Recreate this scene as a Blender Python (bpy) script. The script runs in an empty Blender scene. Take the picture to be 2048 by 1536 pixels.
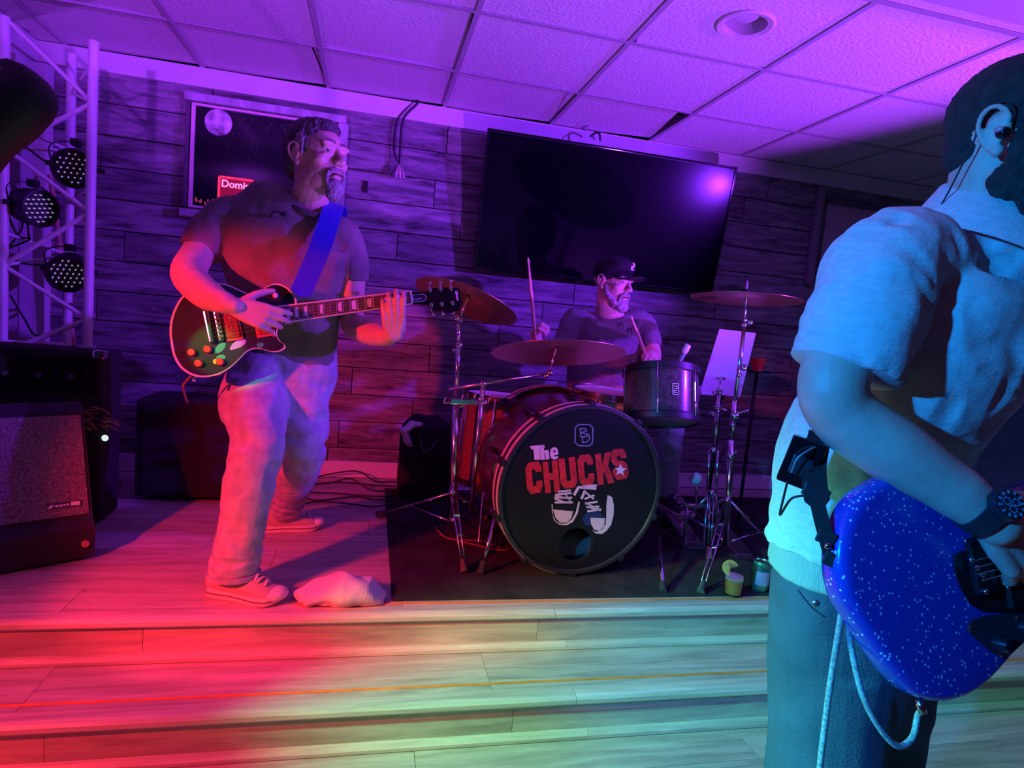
import bpy, bmesh, math, random
from math import sin, cos, pi, radians as R_
from mathutils import Vector as V, Matrix as M, Quaternion, noise
random.seed(7)
S = bpy.context.scene
COL = S.collection

# ------------------------------------------------------------------ camera
CAM = V((0, 0, 0.96))
F_PX = 1245.51
RW = M(((0.97222063, -0.0636573, -0.22524383), (-0.2171714, 0.11364525, -0.96949541), (0.08731335, 0.99147996, 0.09666371)))
cd = bpy.data.cameras.new('camera')
cam = bpy.data.objects.new('camera', cd); COL.objects.link(cam)
cd.sensor_fit = 'HORIZONTAL'; cd.sensor_width = 36; cd.lens = 36 * F_PX / 2048; cd.clip_start = 0.02
cam.matrix_world = M.Translation(CAM) @ RW.to_4x4()
S.camera = cam

# ------------------------------------------------------------------ world and light
w = bpy.data.worlds.new('dim_room'); S.world = w; w.use_nodes = True
w.node_tree.nodes['Background'].inputs[0].default_value = (0.16, 0.07, 0.34, 1)
w.node_tree.nodes['Background'].inputs[1].default_value = 0.05
S.view_settings.view_transform = 'Standard'; S.view_settings.look = 'None'
S.view_settings.exposure = 0.0; S.view_settings.gamma = 1.0; S.view_settings.use_curve_mapping = False


def spot(name, loc, target, col, power, angle, blend=0.4, radius=0.04):
    l = bpy.data.lights.new(name, 'SPOT'); l.color = col; l.energy = power
    l.spot_size = R_(angle); l.spot_blend = blend; l.shadow_soft_size = radius
    o = bpy.data.objects.new(name, l); COL.objects.link(o); o.location = loc
    o.rotation_euler = (V(target) - V(loc)).to_track_quat('-Z', 'Y').to_euler()
    return o


# coloured stage spots on the truss left of the camera, plus an added green fill
spot('stage_spot_red', (-1.5, 0.92, 1.10), (-0.36, 2.2, 0.46), (1.0, 0.02, 0.05), 215, 50, 0.4, 0.03)
spot('step_spot_red', (-1.45, 0.85, 1.0), (-0.55, 1.62, -0.1), (1.0, 0.03, 0.04), 160, 66, 1.0, 0.03)
spot('stage_spot_green', (-1.62, 1.1, 1.10), (1.25, 1.36, -0.3), (0.08, 1.0, 0.52), 560, 46, 0.9, 0.03)
spot('stage_spot_cyan', (-1.25, 0.10, 1.30), (1.10, 1.12, 0.58), (0.0, 0.26, 1.0), 320, 48, 0.5, 0.03)
spot('dot_fill_green', (-1.2, 0.5, 1.55), (-0.461, 2.110, 0.787), (0.05, 1.0, 0.25), 75, 5.0, 0.5, 0.01)  # narrow spot added to brighten the coloured markings on the guitar
# violet light: one from the right of the stage, one from the back of the room, one low on the right up to the ceiling
spot('stage_spot_violet', (3.35, 0.95, 1.74), (0.1, 3.3, 1.66), (0.20, 0.02, 1.0), 800, 56, 0.5, 0.04)
spot('wash_spot_violet', (-1.5, -0.9, 1.35), (-0.72, 2.9, 2.61), (0.38, 0.04, 1.0), 560, 35, 0.5, 0.06)
spot('wash_spot_magenta', (2.6, 0.3, -0.08), (0.42, 3.05, 3.35), (0.34, 0.04, 1.0), 800, 58, 0.35, 0.05)

# ------------------------------------------------------------------ helpers


def at(px, py, y=None, z=None, x=None):
    d = RW @ V((px - 1024, 768 - py, -F_PX))
    t = (y - CAM.y) / d.y if y is not None else ((z - CAM.z) / d.z if z is not None else (x - CAM.x) / d.x)
    return CAM + d * t


def on_plane(px, py, p0, n):
    d = RW @ V((px - 1024, 768 - py, -F_PX))
    return CAM + d * ((V(p0) - CAM).dot(n) / d.dot(n))


MATS = {}


def mat(name, col, rough=0.6, metal=0.0, vary=0.0, vscale=8.0, bump=0.0, bscale=60.0, spec=0.5, stretch=(1, 1, 1),
        emit=None, estr=0.0, alpha=1.0, trans=0.0, coat=0.0, col2=None, detail=4.0, coords='Object'):
    if name in MATS: return MATS[name]
    m = bpy.data.materials.new(name); m.use_nodes = True; MATS[name] = m
    nt = m.node_tree; b = nt.nodes['Principled BSDF']
    b.inputs['Base Color'].default_value = (*col, 1); b.inputs['Roughness'].default_value = rough
    b.inputs['Metallic'].default_value = metal; b.inputs['Specular IOR Level'].default_value = spec
    if trans: b.inputs['Transmission Weight'].default_value = trans
    if coat: b.inputs['Coat Weight'].default_value = coat; b.inputs['Coat Roughness'].default_value = 0.08
    if alpha < 1: b.inputs['Alpha'].default_value = alpha
    if emit: b.inputs['Emission Color'].default_value = (*emit, 1); b.inputs['Emission Strength'].default_value = estr
    if vary or bump:
        tc = nt.nodes.new('ShaderNodeTexCoord'); mp = nt.nodes.new('ShaderNodeMapping')
        mp.inputs['Scale'].default_value = stretch
        nt.links.new(tc.outputs[coords], mp.inputs[0])
    if vary:
        n = nt.nodes.new('ShaderNodeTexNoise'); n.inputs['Scale'].default_value = vscale; n.inputs['Detail'].default_value = detail
        nt.links.new(mp.outputs[0], n.inputs['Vector'])
        r = nt.nodes.new('ShaderNodeValToRGB')
        c2 = col2 or tuple(min(1, c * (1 + vary)) for c in col)
        c1 = tuple(c * (1 - vary) for c in col) if not col2 else col
        r.color_ramp.elements[0].color = (*c1, 1); r.color_ramp.elements[1].color = (*c2, 1)
        r.color_ramp.elements[0].position = 0.3; r.color_ramp.elements[1].position = 0.7
        nt.links.new(n.outputs['Fac'], r.inputs[0]); nt.links.new(r.outputs[0], b.inputs['Base Color'])
    if bump:
        n2 = nt.nodes.new('ShaderNodeTexNoise'); n2.inputs['Scale'].default_value = bscale; n2.inputs['Detail'].default_value = 5
        nt.links.new(mp.outputs[0], n2.inputs['Vector'])
        bp = nt.nodes.new('ShaderNodeBump'); bp.inputs['Strength'].default_value = bump; bp.inputs['Distance'].default_value = 0.01
        nt.links.new(n2.outputs['Fac'], bp.inputs['Height']); nt.links.new(bp.outputs[0], b.inputs['Normal'])
    return m


def wood_mat(name, dark, light, rough, scale=(1.2, 14, 14), bump=0.25, gap=0.5, spec=0.4):
    """long-grained board: stretched noise, a second coarse noise, per-object shift"""
    m = bpy.data.materials.new(name); m.use_nodes = True; MATS[name] = m
    nt = m.node_tree; b = nt.nodes['Principled BSDF']; b.inputs['Roughness'].default_value = rough
    b.inputs['Specular IOR Level'].default_value = spec
    tc = nt.nodes.new('ShaderNodeTexCoord'); oi = nt.nodes.new('ShaderNodeObjectInfo')
    ad = nt.nodes.new('ShaderNodeVectorMath'); ad.operation = 'MULTIPLY_ADD'
    cx = nt.nodes.new('ShaderNodeCombineXYZ')
    for i in range(3): nt.links.new(oi.outputs['Random'], cx.inputs[i])
    nt.links.new(cx.outputs[0], ad.inputs[0]); ad.inputs[1].default_value = (17, 31, 23)
    mp = nt.nodes.new('ShaderNodeMapping'); mp.inputs['Scale'].default_value = scale
    nt.links.new(tc.outputs['Object'], mp.inputs[0]); nt.links.new(mp.outputs[0], ad.inputs[2])
    n1 = nt.nodes.new('ShaderNodeTexNoise'); n1.inputs['Scale'].default_value = 2.2; n1.inputs['Detail'].default_value = 8
    n1.inputs['Roughness'].default_value = 0.68; n1.inputs['Distortion'].default_value = 0.6
    nt.links.new(ad.outputs[0], n1.inputs['Vector'])
    r = nt.nodes.new('ShaderNodeValToRGB'); r.color_ramp.elements[0].position = 0.32; r.color_ramp.elements[1].position = 0.68
    r.color_ramp.elements[0].color = (*dark, 1); r.color_ramp.elements[1].color = (*light, 1)
    nt.links.new(n1.outputs['Fac'], r.inputs[0])
    mx = nt.nodes.new('ShaderNodeMixRGB'); mx.blend_type = 'MULTIPLY'; mx.inputs[0].default_value = gap
    mr = nt.nodes.new('ShaderNodeMapRange'); mr.inputs[3].default_value = 0.55; mr.inputs[4].default_value = 1.25
    nt.links.new(oi.outputs['Random'], mr.inputs[0])
    nt.links.new(r.outputs[0], mx.inputs[1]); nt.links.new(mr.outputs[0], mx.inputs[2])
    nt.links.new(mx.outputs[0], b.inputs['Base Color'])
    bp = nt.nodes.new('ShaderNodeBump'); bp.inputs['Strength'].default_value = bump; bp.inputs['Distance'].default_value = 0.006
    nt.links.new(n1.outputs['Fac'], bp.inputs['Height']); nt.links.new(bp.outputs[0], b.inputs['Normal'])
    return m


def link(name, me, m=None, parent=None, smooth=False):
    o = bpy.data.objects.new(name, me); COL.objects.link(o)
    if m is not None and len(me.materials) == 0:
        for x in (m if isinstance(m, (list, tuple)) else [m]): me.materials.append(x)
    if parent is not None:
        o.parent = parent; o.matrix_parent_inverse = PINV.get(parent.name, M.Identity(4))
    if smooth:
        me.shade_smooth()
    return o


PINV = {}


def thing(name, label, cat, loc=(0, 0, 0), group=None):
    o = bpy.data.objects.new(name, None); COL.objects.link(o); o.location = loc; o.empty_display_size = 0.05
    PINV[o.name] = M.Translation(V(loc)).inverted()
    o['label'] = label; o['category'] = cat
    if group: o['group'] = group
    return o


def tag(o, label, cat, group=None):
    o['label'] = label; o['category'] = cat
    if group: o['group'] = group
    return o


class B:
    """mesh builder in world coordinates"""

    def __init__(s): s.bm = bmesh.new(); s.mi = 0

    def _f(s, vs):
        try:
            f = s.bm.faces.new(vs); f.material_index = s.mi; return f
        except ValueError:
            return None

    def box(s, c, size, rot=None, bev=0.0):
        r = bmesh.ops.create_cube(s.bm, size=1.0)
        mt = M.Translation(V(c)) @ (rot.to_4x4() if rot else M.Identity(4)) @ M.Diagonal((*size, 1))
        bmesh.ops.transform(s.bm, matrix=mt, verts=r['verts'])
        fs = {f for v in r['verts'] for f in v.link_faces}
        for f in fs: f.material_index = s.mi
        if bev:
            es = list({e for v in r['verts'] for e in v.link_edges})
            bmesh.ops.bevel(s.bm, geom=es, offset=bev, segments=2, affect='EDGES', profile=0.6)
        return s

    def hexa(s, p):  # 8 corners: bottom 4 ccw, top 4 ccw
        v = [s.bm.verts.new(x) for x in p]
        for q in ((3, 2, 1, 0), (4, 5, 6, 7), (0, 1, 5, 4), (1, 2, 6, 5), (2, 3, 7, 6), (3, 0, 4, 7)): s._f([v[i] for i in q])
        return s

    def tube(s, pts, rad, n=10, up=None, cap=True, round_ends=False):
        pts = [V(p) for p in pts]
        if not isinstance(rad, (list, tuple)) or (len(rad) == 2 and len(pts) != 2 and not isinstance(rad[0], (list, tuple))):
            rad = [rad] * len(pts)
        rr = [(a, a) if not isinstance(a, (list, tuple)) else a for a in rad]
        if round_ends:
            t0 = (pts[0] - pts[1]).normalized(); t1 = (pts[-1] - pts[-2]).normalized()
            a0 = min(rr[0]); a1 = min(rr[-1])
            e0 = [(pts[0] + t0 * a0 * k, (rr[0][0] * q, rr[0][1] * q)) for k, q in ((0.92, 0.38), (0.7, 0.71), (0.38, 0.92))]
            e1 = [(pts[-1] + t1 * a1 * k, (rr[-1][0] * q, rr[-1][1] * q)) for k, q in ((0.38, 0.92), (0.7, 0.71), (0.92, 0.38))]
            pts = [a for a, _ in e0] + pts + [a for a, _ in e1]; rr = [b for _, b in e0] + rr + [b for _, b in e1]
        T = []
        for i in range(len(pts)):
            d = pts[min(i + 1, len(pts) - 1)] - pts[max(i - 1, 0)]
            T.append(d.normalized() if d.length > 1e-9 else V((0, 0, 1)))
        u = V(up) if up is not None else (V((0, 0, 1)) if abs(T[0].z) < 0.9 else V((0, 1, 0)))
        rings = []
        for i, p in enumerate(pts):
            u = (u - T[i] * u.dot(T[i]))
            if up is not None:
                u2 = V(up) - T[i] * V(up).dot(T[i])
                if u2.length > 0.2: u = u2
            u.normalize(); v = T[i].cross(u)
            rings.append([s.bm.verts.new(p + u * (cos(2 * pi * k / n) * rr[i][0]) + v * (sin(2 * pi * k / n) * rr[i][1])) for k in range(n)])
        for a, b in zip(rings, rings[1:]):
            for k in range(n): s._f([a[k], a[(k + 1) % n], b[(k + 1) % n], b[k]])
        if cap: s._f(rings[0][::-1]); s._f(rings[-1])
        return s

    def ell(s, c, r, rot=None, u=16, v=10):
        q = bmesh.ops.create_uvsphere(s.bm, u_segments=u, v_segments=v, radius=1.0)
        if not isinstance(r, (list, tuple)): r = (r, r, r)
        bmesh.ops.transform(s.bm, matrix=M.Translation(V(c)) @ (rot.to_4x4() if rot else M.Identity(4)) @ M.Diagonal((*r, 1)), verts=q['verts'])
        for f in {f for a in q['verts'] for f in a.link_faces}: f.material_index = s.mi
        return s

    def lathe(s, prof, c=(0, 0, 0), rot=None, n=32, a0=0.0, a1=2 * pi):
        rot = rot or M.Identity(3); c = V(c); full = abs(a1 - a0 - 2 * pi) < 1e-6
        k = n if full else n + 1; rings = []
        for r, z in prof:
            if r < 1e-7: rings.append([s.bm.verts.new(c + rot @ V((0, 0, z)))])
            else: rings.append([s.bm.verts.new(c + rot @ V((r * cos(a0 + (a1 - a0) * i / n), r * sin(a0 + (a1 - a0) * i / n), z))) for i in range(k)])
        for a, b in zip(rings, rings[1:]):
            for i in range(k if full else k - 1):
                j = (i + 1) % k
                if len(a) == 1 and len(b) == 1: continue
                if len(a) == 1: s._f([a[0], b[j], b[i]])
                elif len(b) == 1: s._f([a[i], a[j], b[0]])
                else: s._f([a[i], a[j], b[j], b[i]])
        return s

    def prism(s, pts, off):  # polygon extruded by vector off
        a = [s.bm.verts.new(p) for p in pts]; b = [s.bm.verts.new(V(p) + V(off)) for p in pts]
        s._f(a[::-1]); s._f(b)
        for i in range(len(a)):
            j = (i + 1) % len(a); s._f([a[i], a[j], b[j], b[i]])
        return s

    def loft(s, rings, cap=True):
        rs = [[s.bm.verts.new(p) for p in r] for r in rings]; n = len(rs[0])
        for a, b in zip(rs, rs[1:]):
            for k in range(n): s._f([a[k], a[(k + 1) % n], b[(k + 1) % n], b[k]])
        if cap: s._f(rs[0][::-1]); s._f(rs[-1])
        return s

    def mesh(s, name, fix=True):
        if fix: bmesh.ops.recalc_face_normals(s.bm, faces=s.bm.faces)
        me = bpy.data.meshes.new(name); s.bm.to_mesh(me); s.bm.free(); return me

    def build(s, name, m, parent=None, smooth=False, angle=None):
        me = s.mesh(name)
        o = link(name, me, m, parent)
        if smooth:
            me.shade_smooth()
            if angle: 
                me.shade_auto_smooth(angle=R_(angle)) if hasattr(me, 'shade_auto_smooth') else sharp(me, angle)
        return o

    def organic(s, name, m, parent=None, voxel=0.005, smooth=3, fac=0.5, disp=None, decim=None):
        me = s.mesh(name + '_src'); tmp = bpy.data.objects.new('tmp', me); COL.objects.link(tmp)
        md = tmp.modifiers.new('r', 'REMESH'); md.mode = 'VOXEL'; md.voxel_size = voxel
        if smooth:
            sm = tmp.modifiers.new('s', 'SMOOTH'); sm.factor = fac; sm.iterations = smooth
        if decim:
            dm = tmp.modifiers.new('d', 'DECIMATE'); dm.ratio = decim
        dg = bpy.context.evaluated_depsgraph_get(); dg.update()
        out = bpy.data.meshes.new_from_object(tmp.evaluated_get(dg)); out.name = name
        bpy.data.objects.remove(tmp); bpy.data.meshes.remove(me)
        if disp:
            nr = [v.normal.copy() for v in out.vertices]
            for v, nn in zip(out.vertices, nr):
                v.co += nn * disp(v.co, nn)
        out.materials.clear()
        o = link(name, out, m, parent); out.shade_smooth()
        return o


def sharp(me, angle):
    bm = bmesh.new(); bm.from_mesh(me)
    for e in bm.edges:
        if len(e.link_faces) == 2 and e.calc_face_angle(0) > R_(angle): e.smooth = False
    bm.to_mesh(me); bm.free()


def crv(pts, k=6):
    """Catmull-Rom through points"""
    pts = [V(p) for p in pts]; out = []
    for i in range(len(pts) - 1):
        p0 = pts[max(i - 1, 0)]; p1 = pts[i]; p2 = pts[i + 1]; p3 = pts[min(i + 2, len(pts) - 1)]
        for j in range(k):
            t = j / k
            out.append(0.5 * ((2 * p1) + (p2 - p0) * t + (2 * p0 - 5 * p1 + 4 * p2 - p3) * t * t + (3 * p1 - p0 - 3 * p2 + p3) * t ** 3))
    out.append(pts[-1]); return out


def lerps(vals, k=6):
    out = []
    for i in range(len(vals) - 1):
        for j in range(k):
            a, b = vals[i], vals[i + 1]; t = j / k; t = t * t * (3 - 2 * t)
            out.append(tuple(p + (q - p) * t for p, q in zip(a, b)) if isinstance(a, (tuple, list)) else a + (b - a) * t)
    out.append(vals[-1]); return out


def frame(z, x=None):
    """rotation whose local Z is z (and X near x)"""
    z = V(z).normalized(); x = V(x) if x is not None else (V((1, 0, 0)) if abs(z.x) < 0.9 else V((0, 1, 0)))
    x = (x - z * x.dot(z)).normalized(); y = z.cross(x)
    return M((x, y, z)).transposed()


def rod(name, a, b, r, m, parent, n=10, smooth=True):
    return B().tube([a, b], [r, r] if not isinstance(r, (list, tuple)) else r, n).build(name, m, parent, smooth, 40)


def text_mesh(txt, size, p0, ex, ey, depth=0.0006, offset=0.0, xs=1.0, shear=0.0, align='LEFT', space=1.0):
    """flat lettering as mesh data placed with axes ex (reading direction) and ey (up)"""
    c = bpy.data.curves.new('t', 'FONT'); c.body = txt; c.size = size; c.extrude = depth; c.offset = offset; c.shear = shear
    c.align_x = align; c.space_character = space; c.resolution_u = 4
    o = bpy.data.objects.new('t', c); COL.objects.link(o)
    dg = bpy.context.evaluated_depsgraph_get(); dg.update()
    me = bpy.data.meshes.new_from_object(o.evaluated_get(dg)); bpy.data.objects.remove(o); bpy.data.curves.remove(c)
    ex = V(ex).normalized(); ey = V(ey); ey = (ey - ex * ey.dot(ex)).normalized(); ez = ex.cross(ey)
    mt = M((ex * xs, ey, ez)).transposed().to_4x4(); mt.translation = V(p0)
    me.transform(mt); me.materials.clear(); return me


def struct(o): o['kind'] = 'structure'; return o
# ------------------------------------------------------------------ setting
WALL_Y, CEIL_Z, NOSE_Y, TREAD_Y, RISE = 3.62, 2.115, 1.935, 1.665, 0.136
XL, XR = -1.68, 4.4
deck_wood = wood_mat('deck_wood', (0.30, 0.25, 0.21), (0.62, 0.55, 0.47), 0.42, (1.0, 11, 11), 0.12, 0.35)
nose_wood = wood_mat('nosing_wood', (0.42, 0.37, 0.31), (0.74, 0.67, 0.58), 0.38, (1.0, 16, 16), 0.1, 0.2)
wall_wood = wood_mat('wall_wood', (0.045, 0.045, 0.05), (0.38, 0.37, 0.38), 0.62, (1.5, 12, 12), 0.5, 0.55)
white_paint = mat('white_paint', (0.62, 0.60, 0.60), 0.45, vary=0.05, vscale=5)
black = mat('black_plastic', (0.012, 0.012, 0.014), 0.45)
black_matt = mat('black_matt', (0.01, 0.01, 0.012), 0.9)
tile_m = mat('ceiling_tile_board', (0.70, 0.68, 0.68), 0.9, vary=0.10, vscale=95, bump=0.55, bscale=70)
grid_m = mat('ceiling_grid_metal', (0.42, 0.40, 0.42), 0.5)
void_m = mat('dark_void', (0.02, 0.018, 0.02), 0.9)
dark_rubber = mat('dark_rubber', (0.03, 0.03, 0.032), 0.85)
carpet = mat('black_carpet', (0.028, 0.024, 0.024), 0.95, vary=0.6, vscale=9, bump=0.8, bscale=400)
orange_tape = mat('orange_tape', (0.88, 0.26, 0.04), 0.6, vary=0.25, vscale=14)

# stage floor with planks running along the stage
floor = struct(link('floor', B().box(((XL + XR) / 2, (NOSE_Y + WALL_Y) / 2 + 0.1, -0.1), (XR - XL, WALL_Y - NOSE_Y + 0.14, 0.16)).mesh('floor'), void_m))
PINV[floor.name] = M.Identity(4)
PW = 0.17


def plank_row(y0, y1, z, parent, seed, lens=(0.9, 1.25), th=0.02, x0=XL, x1=XR, wood=None, name='plank'):
    rnd = random.Random(seed); x = x0 - rnd.random() * 0.8
    while x < x1:
        L = rnd.uniform(*lens); a, b = max(x, x0), min(x + L, x1)
        if b - a > 0.02:
            zz = z - rnd.random() * 0.0006
            o = link(name, B().box((0, 0, 0), (b - a - 0.0015, y1 - y0 - 0.0015, th)).mesh(name), wood or deck_wood, parent)
            o.location = ((a + b) / 2, (y0 + y1) / 2, zz - th / 2)
        x += L


y = NOSE_Y + 0.05; k = 0
while y < WALL_Y - 0.02:
    plank_row(y, min(y + PW, WALL_Y - 0.02), 0.0, floor, 40 + k); y += PW; k += 1


def nosing(yf, z, parent):
    # rounded front lip plus a flat top strip
    prof = [(0.055, 0.0), (0.012, 0.004), (0.003, 0.0), (-0.004, -0.008), (-0.004, -0.02), (0.002, -0.027), (0.03, -0.027), (0.055, -0.012)]
    x = XL; rnd = random.Random(int(yf * 100))
    while x < XR:
        L = min(2.35, XR - x)
        o = link('nosing_strip', B().prism([(-L / 2 + 0.0008, yy, zz) for yy, zz in prof], (L - 0.0016, 0, 0)).mesh('nosing_strip'), nose_wood, parent)
        o.location = (x + L / 2, yf, z); x += L


def riser(yf, zt, parent, seed):
    rnd = random.Random(seed); x = XL - rnd.random() * 0.6
    while x < XR:
        L = 1.22; a, b = max(x, XL), min(x + L, XR)
        if b - a > 0.02:
            o = link('riser_board', B().box((0, 0, 0), (b - a - 0.0015, 0.014, RISE - 0.016)).mesh('riser_board'), deck_wood, parent)
            o.location = ((a + b) / 2, yf + 0.022, zt - 0.02 - (RISE - 0.016) / 2 + 0.008)
        x += L
    x = XL
    while x < XR:   # small round moulding at the foot of the riser
        L = min(2.4, XR - x)
        pts = [(-L / 2, 0.016, 0.002), (-L / 2, -0.006, 0.002), (-L / 2, -0.006, 0.012), (-L / 2, 0.004, 0.022), (-L / 2, 0.016, 0.024)]
        o = link('base_moulding', B().prism(pts, (L - 0.001, 0, 0)).mesh('base_moulding'), nose_wood, parent)
        o.location = (x + L / 2, yf, zt - RISE); x += L


nosing(NOSE_Y, 0.0, floor); riser(NOSE_Y, 0.0, floor, 3)
step = struct(link('floor_step', B().box(((XL + XR) / 2, (TREAD_Y + NOSE_Y) / 2 + 0.04, -RISE - 0.08), (XR - XL, NOSE_Y - TREAD_Y + 0.02, 0.11)).mesh('floor_step'), void_m))
PINV[step.name] = M.Identity(4)
plank_row(TREAD_Y + 0.05, NOSE_Y + 0.03, -RISE, step, 71)
nosing(TREAD_Y, -RISE, step); riser(TREAD_Y, -RISE, step, 9)
lower = struct(link('floor_lower', B().box(((XL + XR) / 2, -0.6, -2 * RISE - 0.06), (XR - XL, 4.7, 0.08)).mesh('floor_lower'), void_m))
PINV[lower.name] = M.Identity(4)
y = TREAD_Y + 0.03; k = 0
while y > -1.2:
    plank_row(y - PW, y, -2 * RISE, lower, 90 + k); y -= PW; k += 1

# strips of worn orange tape on the tread and along the stage lip
t = link('floor_tape', B().box((1.36, 0, 0), (6.0, 0.011, 0.0006)).mesh('floor_tape'), orange_tape); t.location = (0.0, 1.752, -RISE + 0.0004)
tag(t, 'orange tape line running along the tread of the step', 'tape')
t = link('floor_tape', B().box((0, 0, 0), (1.75, 0.012, 0.0006)).mesh('floor_tape'), orange_tape); t.location = (0.92, 2.012, 0.0004)
tag(t, 'worn orange tape line along the front edge of the drum mat', 'tape')
grip = mat('grip_tape', (0.10, 0.11, 0.12), 0.9)
t = link('grip_patch', B().box((0, 0, 0), (0.13, 0.012, 0.0008)).mesh('grip_patch'), grip); t.location = at(1445, 1368, z=-RISE) + V((0, 0.0, 0.0005))
tag(t, 'short dark grip patch on the step tread near the orange tape', 'tape')
t = link('grip_patch', B().box((0, 0, 0), (0.075, 0.014, 0.0008)).mesh('grip_patch'), grip); t.location = at(650, 1222, z=0) + V((0, 0.002, 0.0005))
tag(t, 'short dark grip patch on the stage lip in front of the towel', 'tape')

# drum mat
mt = link('drum_mat', B().box((0, 0, 0.003), (2.9, 1.36, 0.006), bev=0.002).mesh('drum_mat'), carpet)
mt.location = (0.125 + 1.45, 2.03 + 0.68, 0.0); tag(mt, 'black carpet mat lying under the drum kit', 'mat')

# back wall of staggered planks
wb = struct(link('wall_back', B().box(((XL + XR) / 2, WALL_Y + 0.08, 0.9), (XR - XL + 0.2, 0.12, 2.7)).mesh('wall_back'), void_m)); PINV[wb.name] = M.Identity(4)
rows = 14; PH = 0.155; rnd = random.Random(5)
for r in range(rows):
    z1 = 2.03 - r * PH
    x = XL - (0.35 if r % 2 else 0.95) + rnd.uniform(-0.08, 0.08)
    while x < XR:
        L = 1.22 if rnd.random() < 0.65 else rnd.uniform(0.6, 0.95); a, b = max(x, XL), min(x + L, XR)
        if b - a > 0.05:
            d = rnd.uniform(0, 0.004)
            o = link('plank', B().box((0, 0, 0), (b - a - 0.004, 0.02, PH - 0.005), bev=0.0025).mesh('plank'), wall_wood, wb)
            o.location = ((a + b) / 2, WALL_Y + 0.012 - d, z1 - PH / 2)
        x += L
wl = struct(link('wall_left', B().box((XL - 0.05, 2.9, 0.92), (0.1, 1.6, 2.5)).mesh('wall_left'), white_paint)); PINV[wl.name] = M.Identity(4)
wr = struct(link('wall_right', B().box((XR + 0.05, 1.0, 0.92), (0.1, 5.3, 2.5)).mesh('wall_right'), mat('dark_wall', (0.09, 0.085, 0.09), 0.7, vary=0.3, vscale=3))); PINV[wr.name] = M.Identity(4)
struct(link('trim_1', B().box(((XL + XR) / 2, WALL_Y - 0.012, 2.066), (XR - XL, 0.024, 0.096), bev=0.003).mesh('trim_1'), white_paint))
struct(link('trim_2', B().box((XL + 0.012, 2.85, 2.066), (0.024, 1.5, 0.096), bev=0.003).mesh('trim_2'), white_paint))
struct(link('trim_3', B().box((XL + 0.045, WALL_Y - 0.035, 1.0), (0.09, 0.07, 2.0), bev=0.004).mesh('trim_3'), white_paint))
struct(link('baseboard_back', B().box(((XL + XR) / 2, WALL_Y - 0.009, 0.048), (XR - XL, 0.018, 0.092), bev=0.003).mesh('baseboard_back'), mat('baseboard_white', (0.82, 0.80, 0.80), 0.45)))

# suspended ceiling: plenum, tiles, runners
ce = struct(link('ceiling', B().box(((XL + XR) / 2, 1.0, CEIL_Z + 0.22), (XR - XL + 0.2, 5.3, 0.05)).mesh('ceiling'), void_m)); PINV[ce.name] = M.Identity(4)
GX = [0.315 + 0.617 * k for k in range(-4, 8)]; GY = [3.075 - 0.604 * k for k in range(0, 8)]
cells_x = [XL] + [g for g in GX if XL < g < XR] + [XR]
rows_y = [WALL_Y - 0.0] + GY
tile_cache = {}
skew = {(1, 0): 4.0, (2, 0): 5.5, (3, 0): 4.0, (4, 0): 5.0, (5, 0): 7.5, (1, 1): 2.0, (3, 1): 1.2}
DL = at(1490, 50, z=CEIL_Z)
for j in range(len(rows_y) - 1):
    y1, y0 = rows_y[j], rows_y[j + 1]
    if y1 < -1.3: break
    for i in range(len(cells_x) - 1):
        x0, x1 = cells_x[i], cells_x[i + 1]
        if x1 - x0 < 0.05: continue
        sk = skew.get((i, j), 0)
        key = (round(x1 - x0, 3), round(y1 - y0, 3))
        if x0 < DL.x < x1 and y0 < DL.y < y1:
            # tile with the downlight hole
            bb = B(); cx, cy = DL.x - (x0 + x1) / 2, DL.y - (y0 + y1) / 2; hx, hy = (x1 - x0) / 2 - 0.002, (y1 - y0) / 2 - 0.002
            n = 32; ring = []; sq = []
            for q in range(n):
                an = 2 * pi * q / n; dx, dy = cos(an), sin(an)
                ring.append((cx + 0.08 * dx, cy + 0.08 * dy))
                tt = min((hx - cx if dx > 0 else hx + cx) / max(abs(dx), 1e-6), (hy - cy if dy > 0 else hy + cy) / max(abs(dy), 1e-6))
                sq.append((cx + tt * dx, cy + tt * dy))
            va = [bb.bm.verts.new((*p, 0)) for p in ring]; vb = [bb.bm.verts.new((*p, 0)) for p in sq]; vc = [bb.bm.verts.new((*p, 0.014)) for p in ring]
            for q in range(n):
                p = (q + 1) % n; bb._f([va[q], va[p], vb[p], vb[q]]); bb._f([va[q], vc[q], vc[p], va[p]])
            me = bb.mesh('ceiling_tile')
            o = link('ceiling_tile', me, tile_m, ce); o.location = ((x0 + x1) / 2, (y0 + y1) / 2, CEIL_Z + 0.004); continue
        if key not in tile_cache:
            tile_cache[key] = B().box((0, 0, 0.007), (x1 - x0 - 0.006, y1 - y0 - 0.006, 0.014)).mesh('ceiling_tile')
        o = link('ceiling_tile', tile_cache[key], tile_m, ce)
        o.location = ((x0 + x1) / 2 - (0.005 * sk), (y0 + y1) / 2, CEIL_Z + 0.004 + (0.006 if sk else 0)); o.rotation_euler.z = -R_(sk)
for g in GX:
    if XL < g < XR:
        o = link('ceiling_runner', B().box((0, 0, 0), (0.022, 5.0, 0.004)).box((0, 0, 0.018), (0.003, 5.0, 0.034)).mesh('ceiling_runner'), grid_m, ce); o.location = (g, WALL_Y - 2.5, CEIL_Z)
for g in GY:
    if g > -1.2:
        o = link('ceiling_runner', B().box((0, 0, 0), (XR - XL, 0.02, 0.0036)).box((0, 0, 0.018), (XR - XL, 0.003, 0.034)).mesh('ceiling_runner'), grid_m, ce); o.location = ((XL + XR) / 2, g, CEIL_Z - 0.0004)
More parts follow.
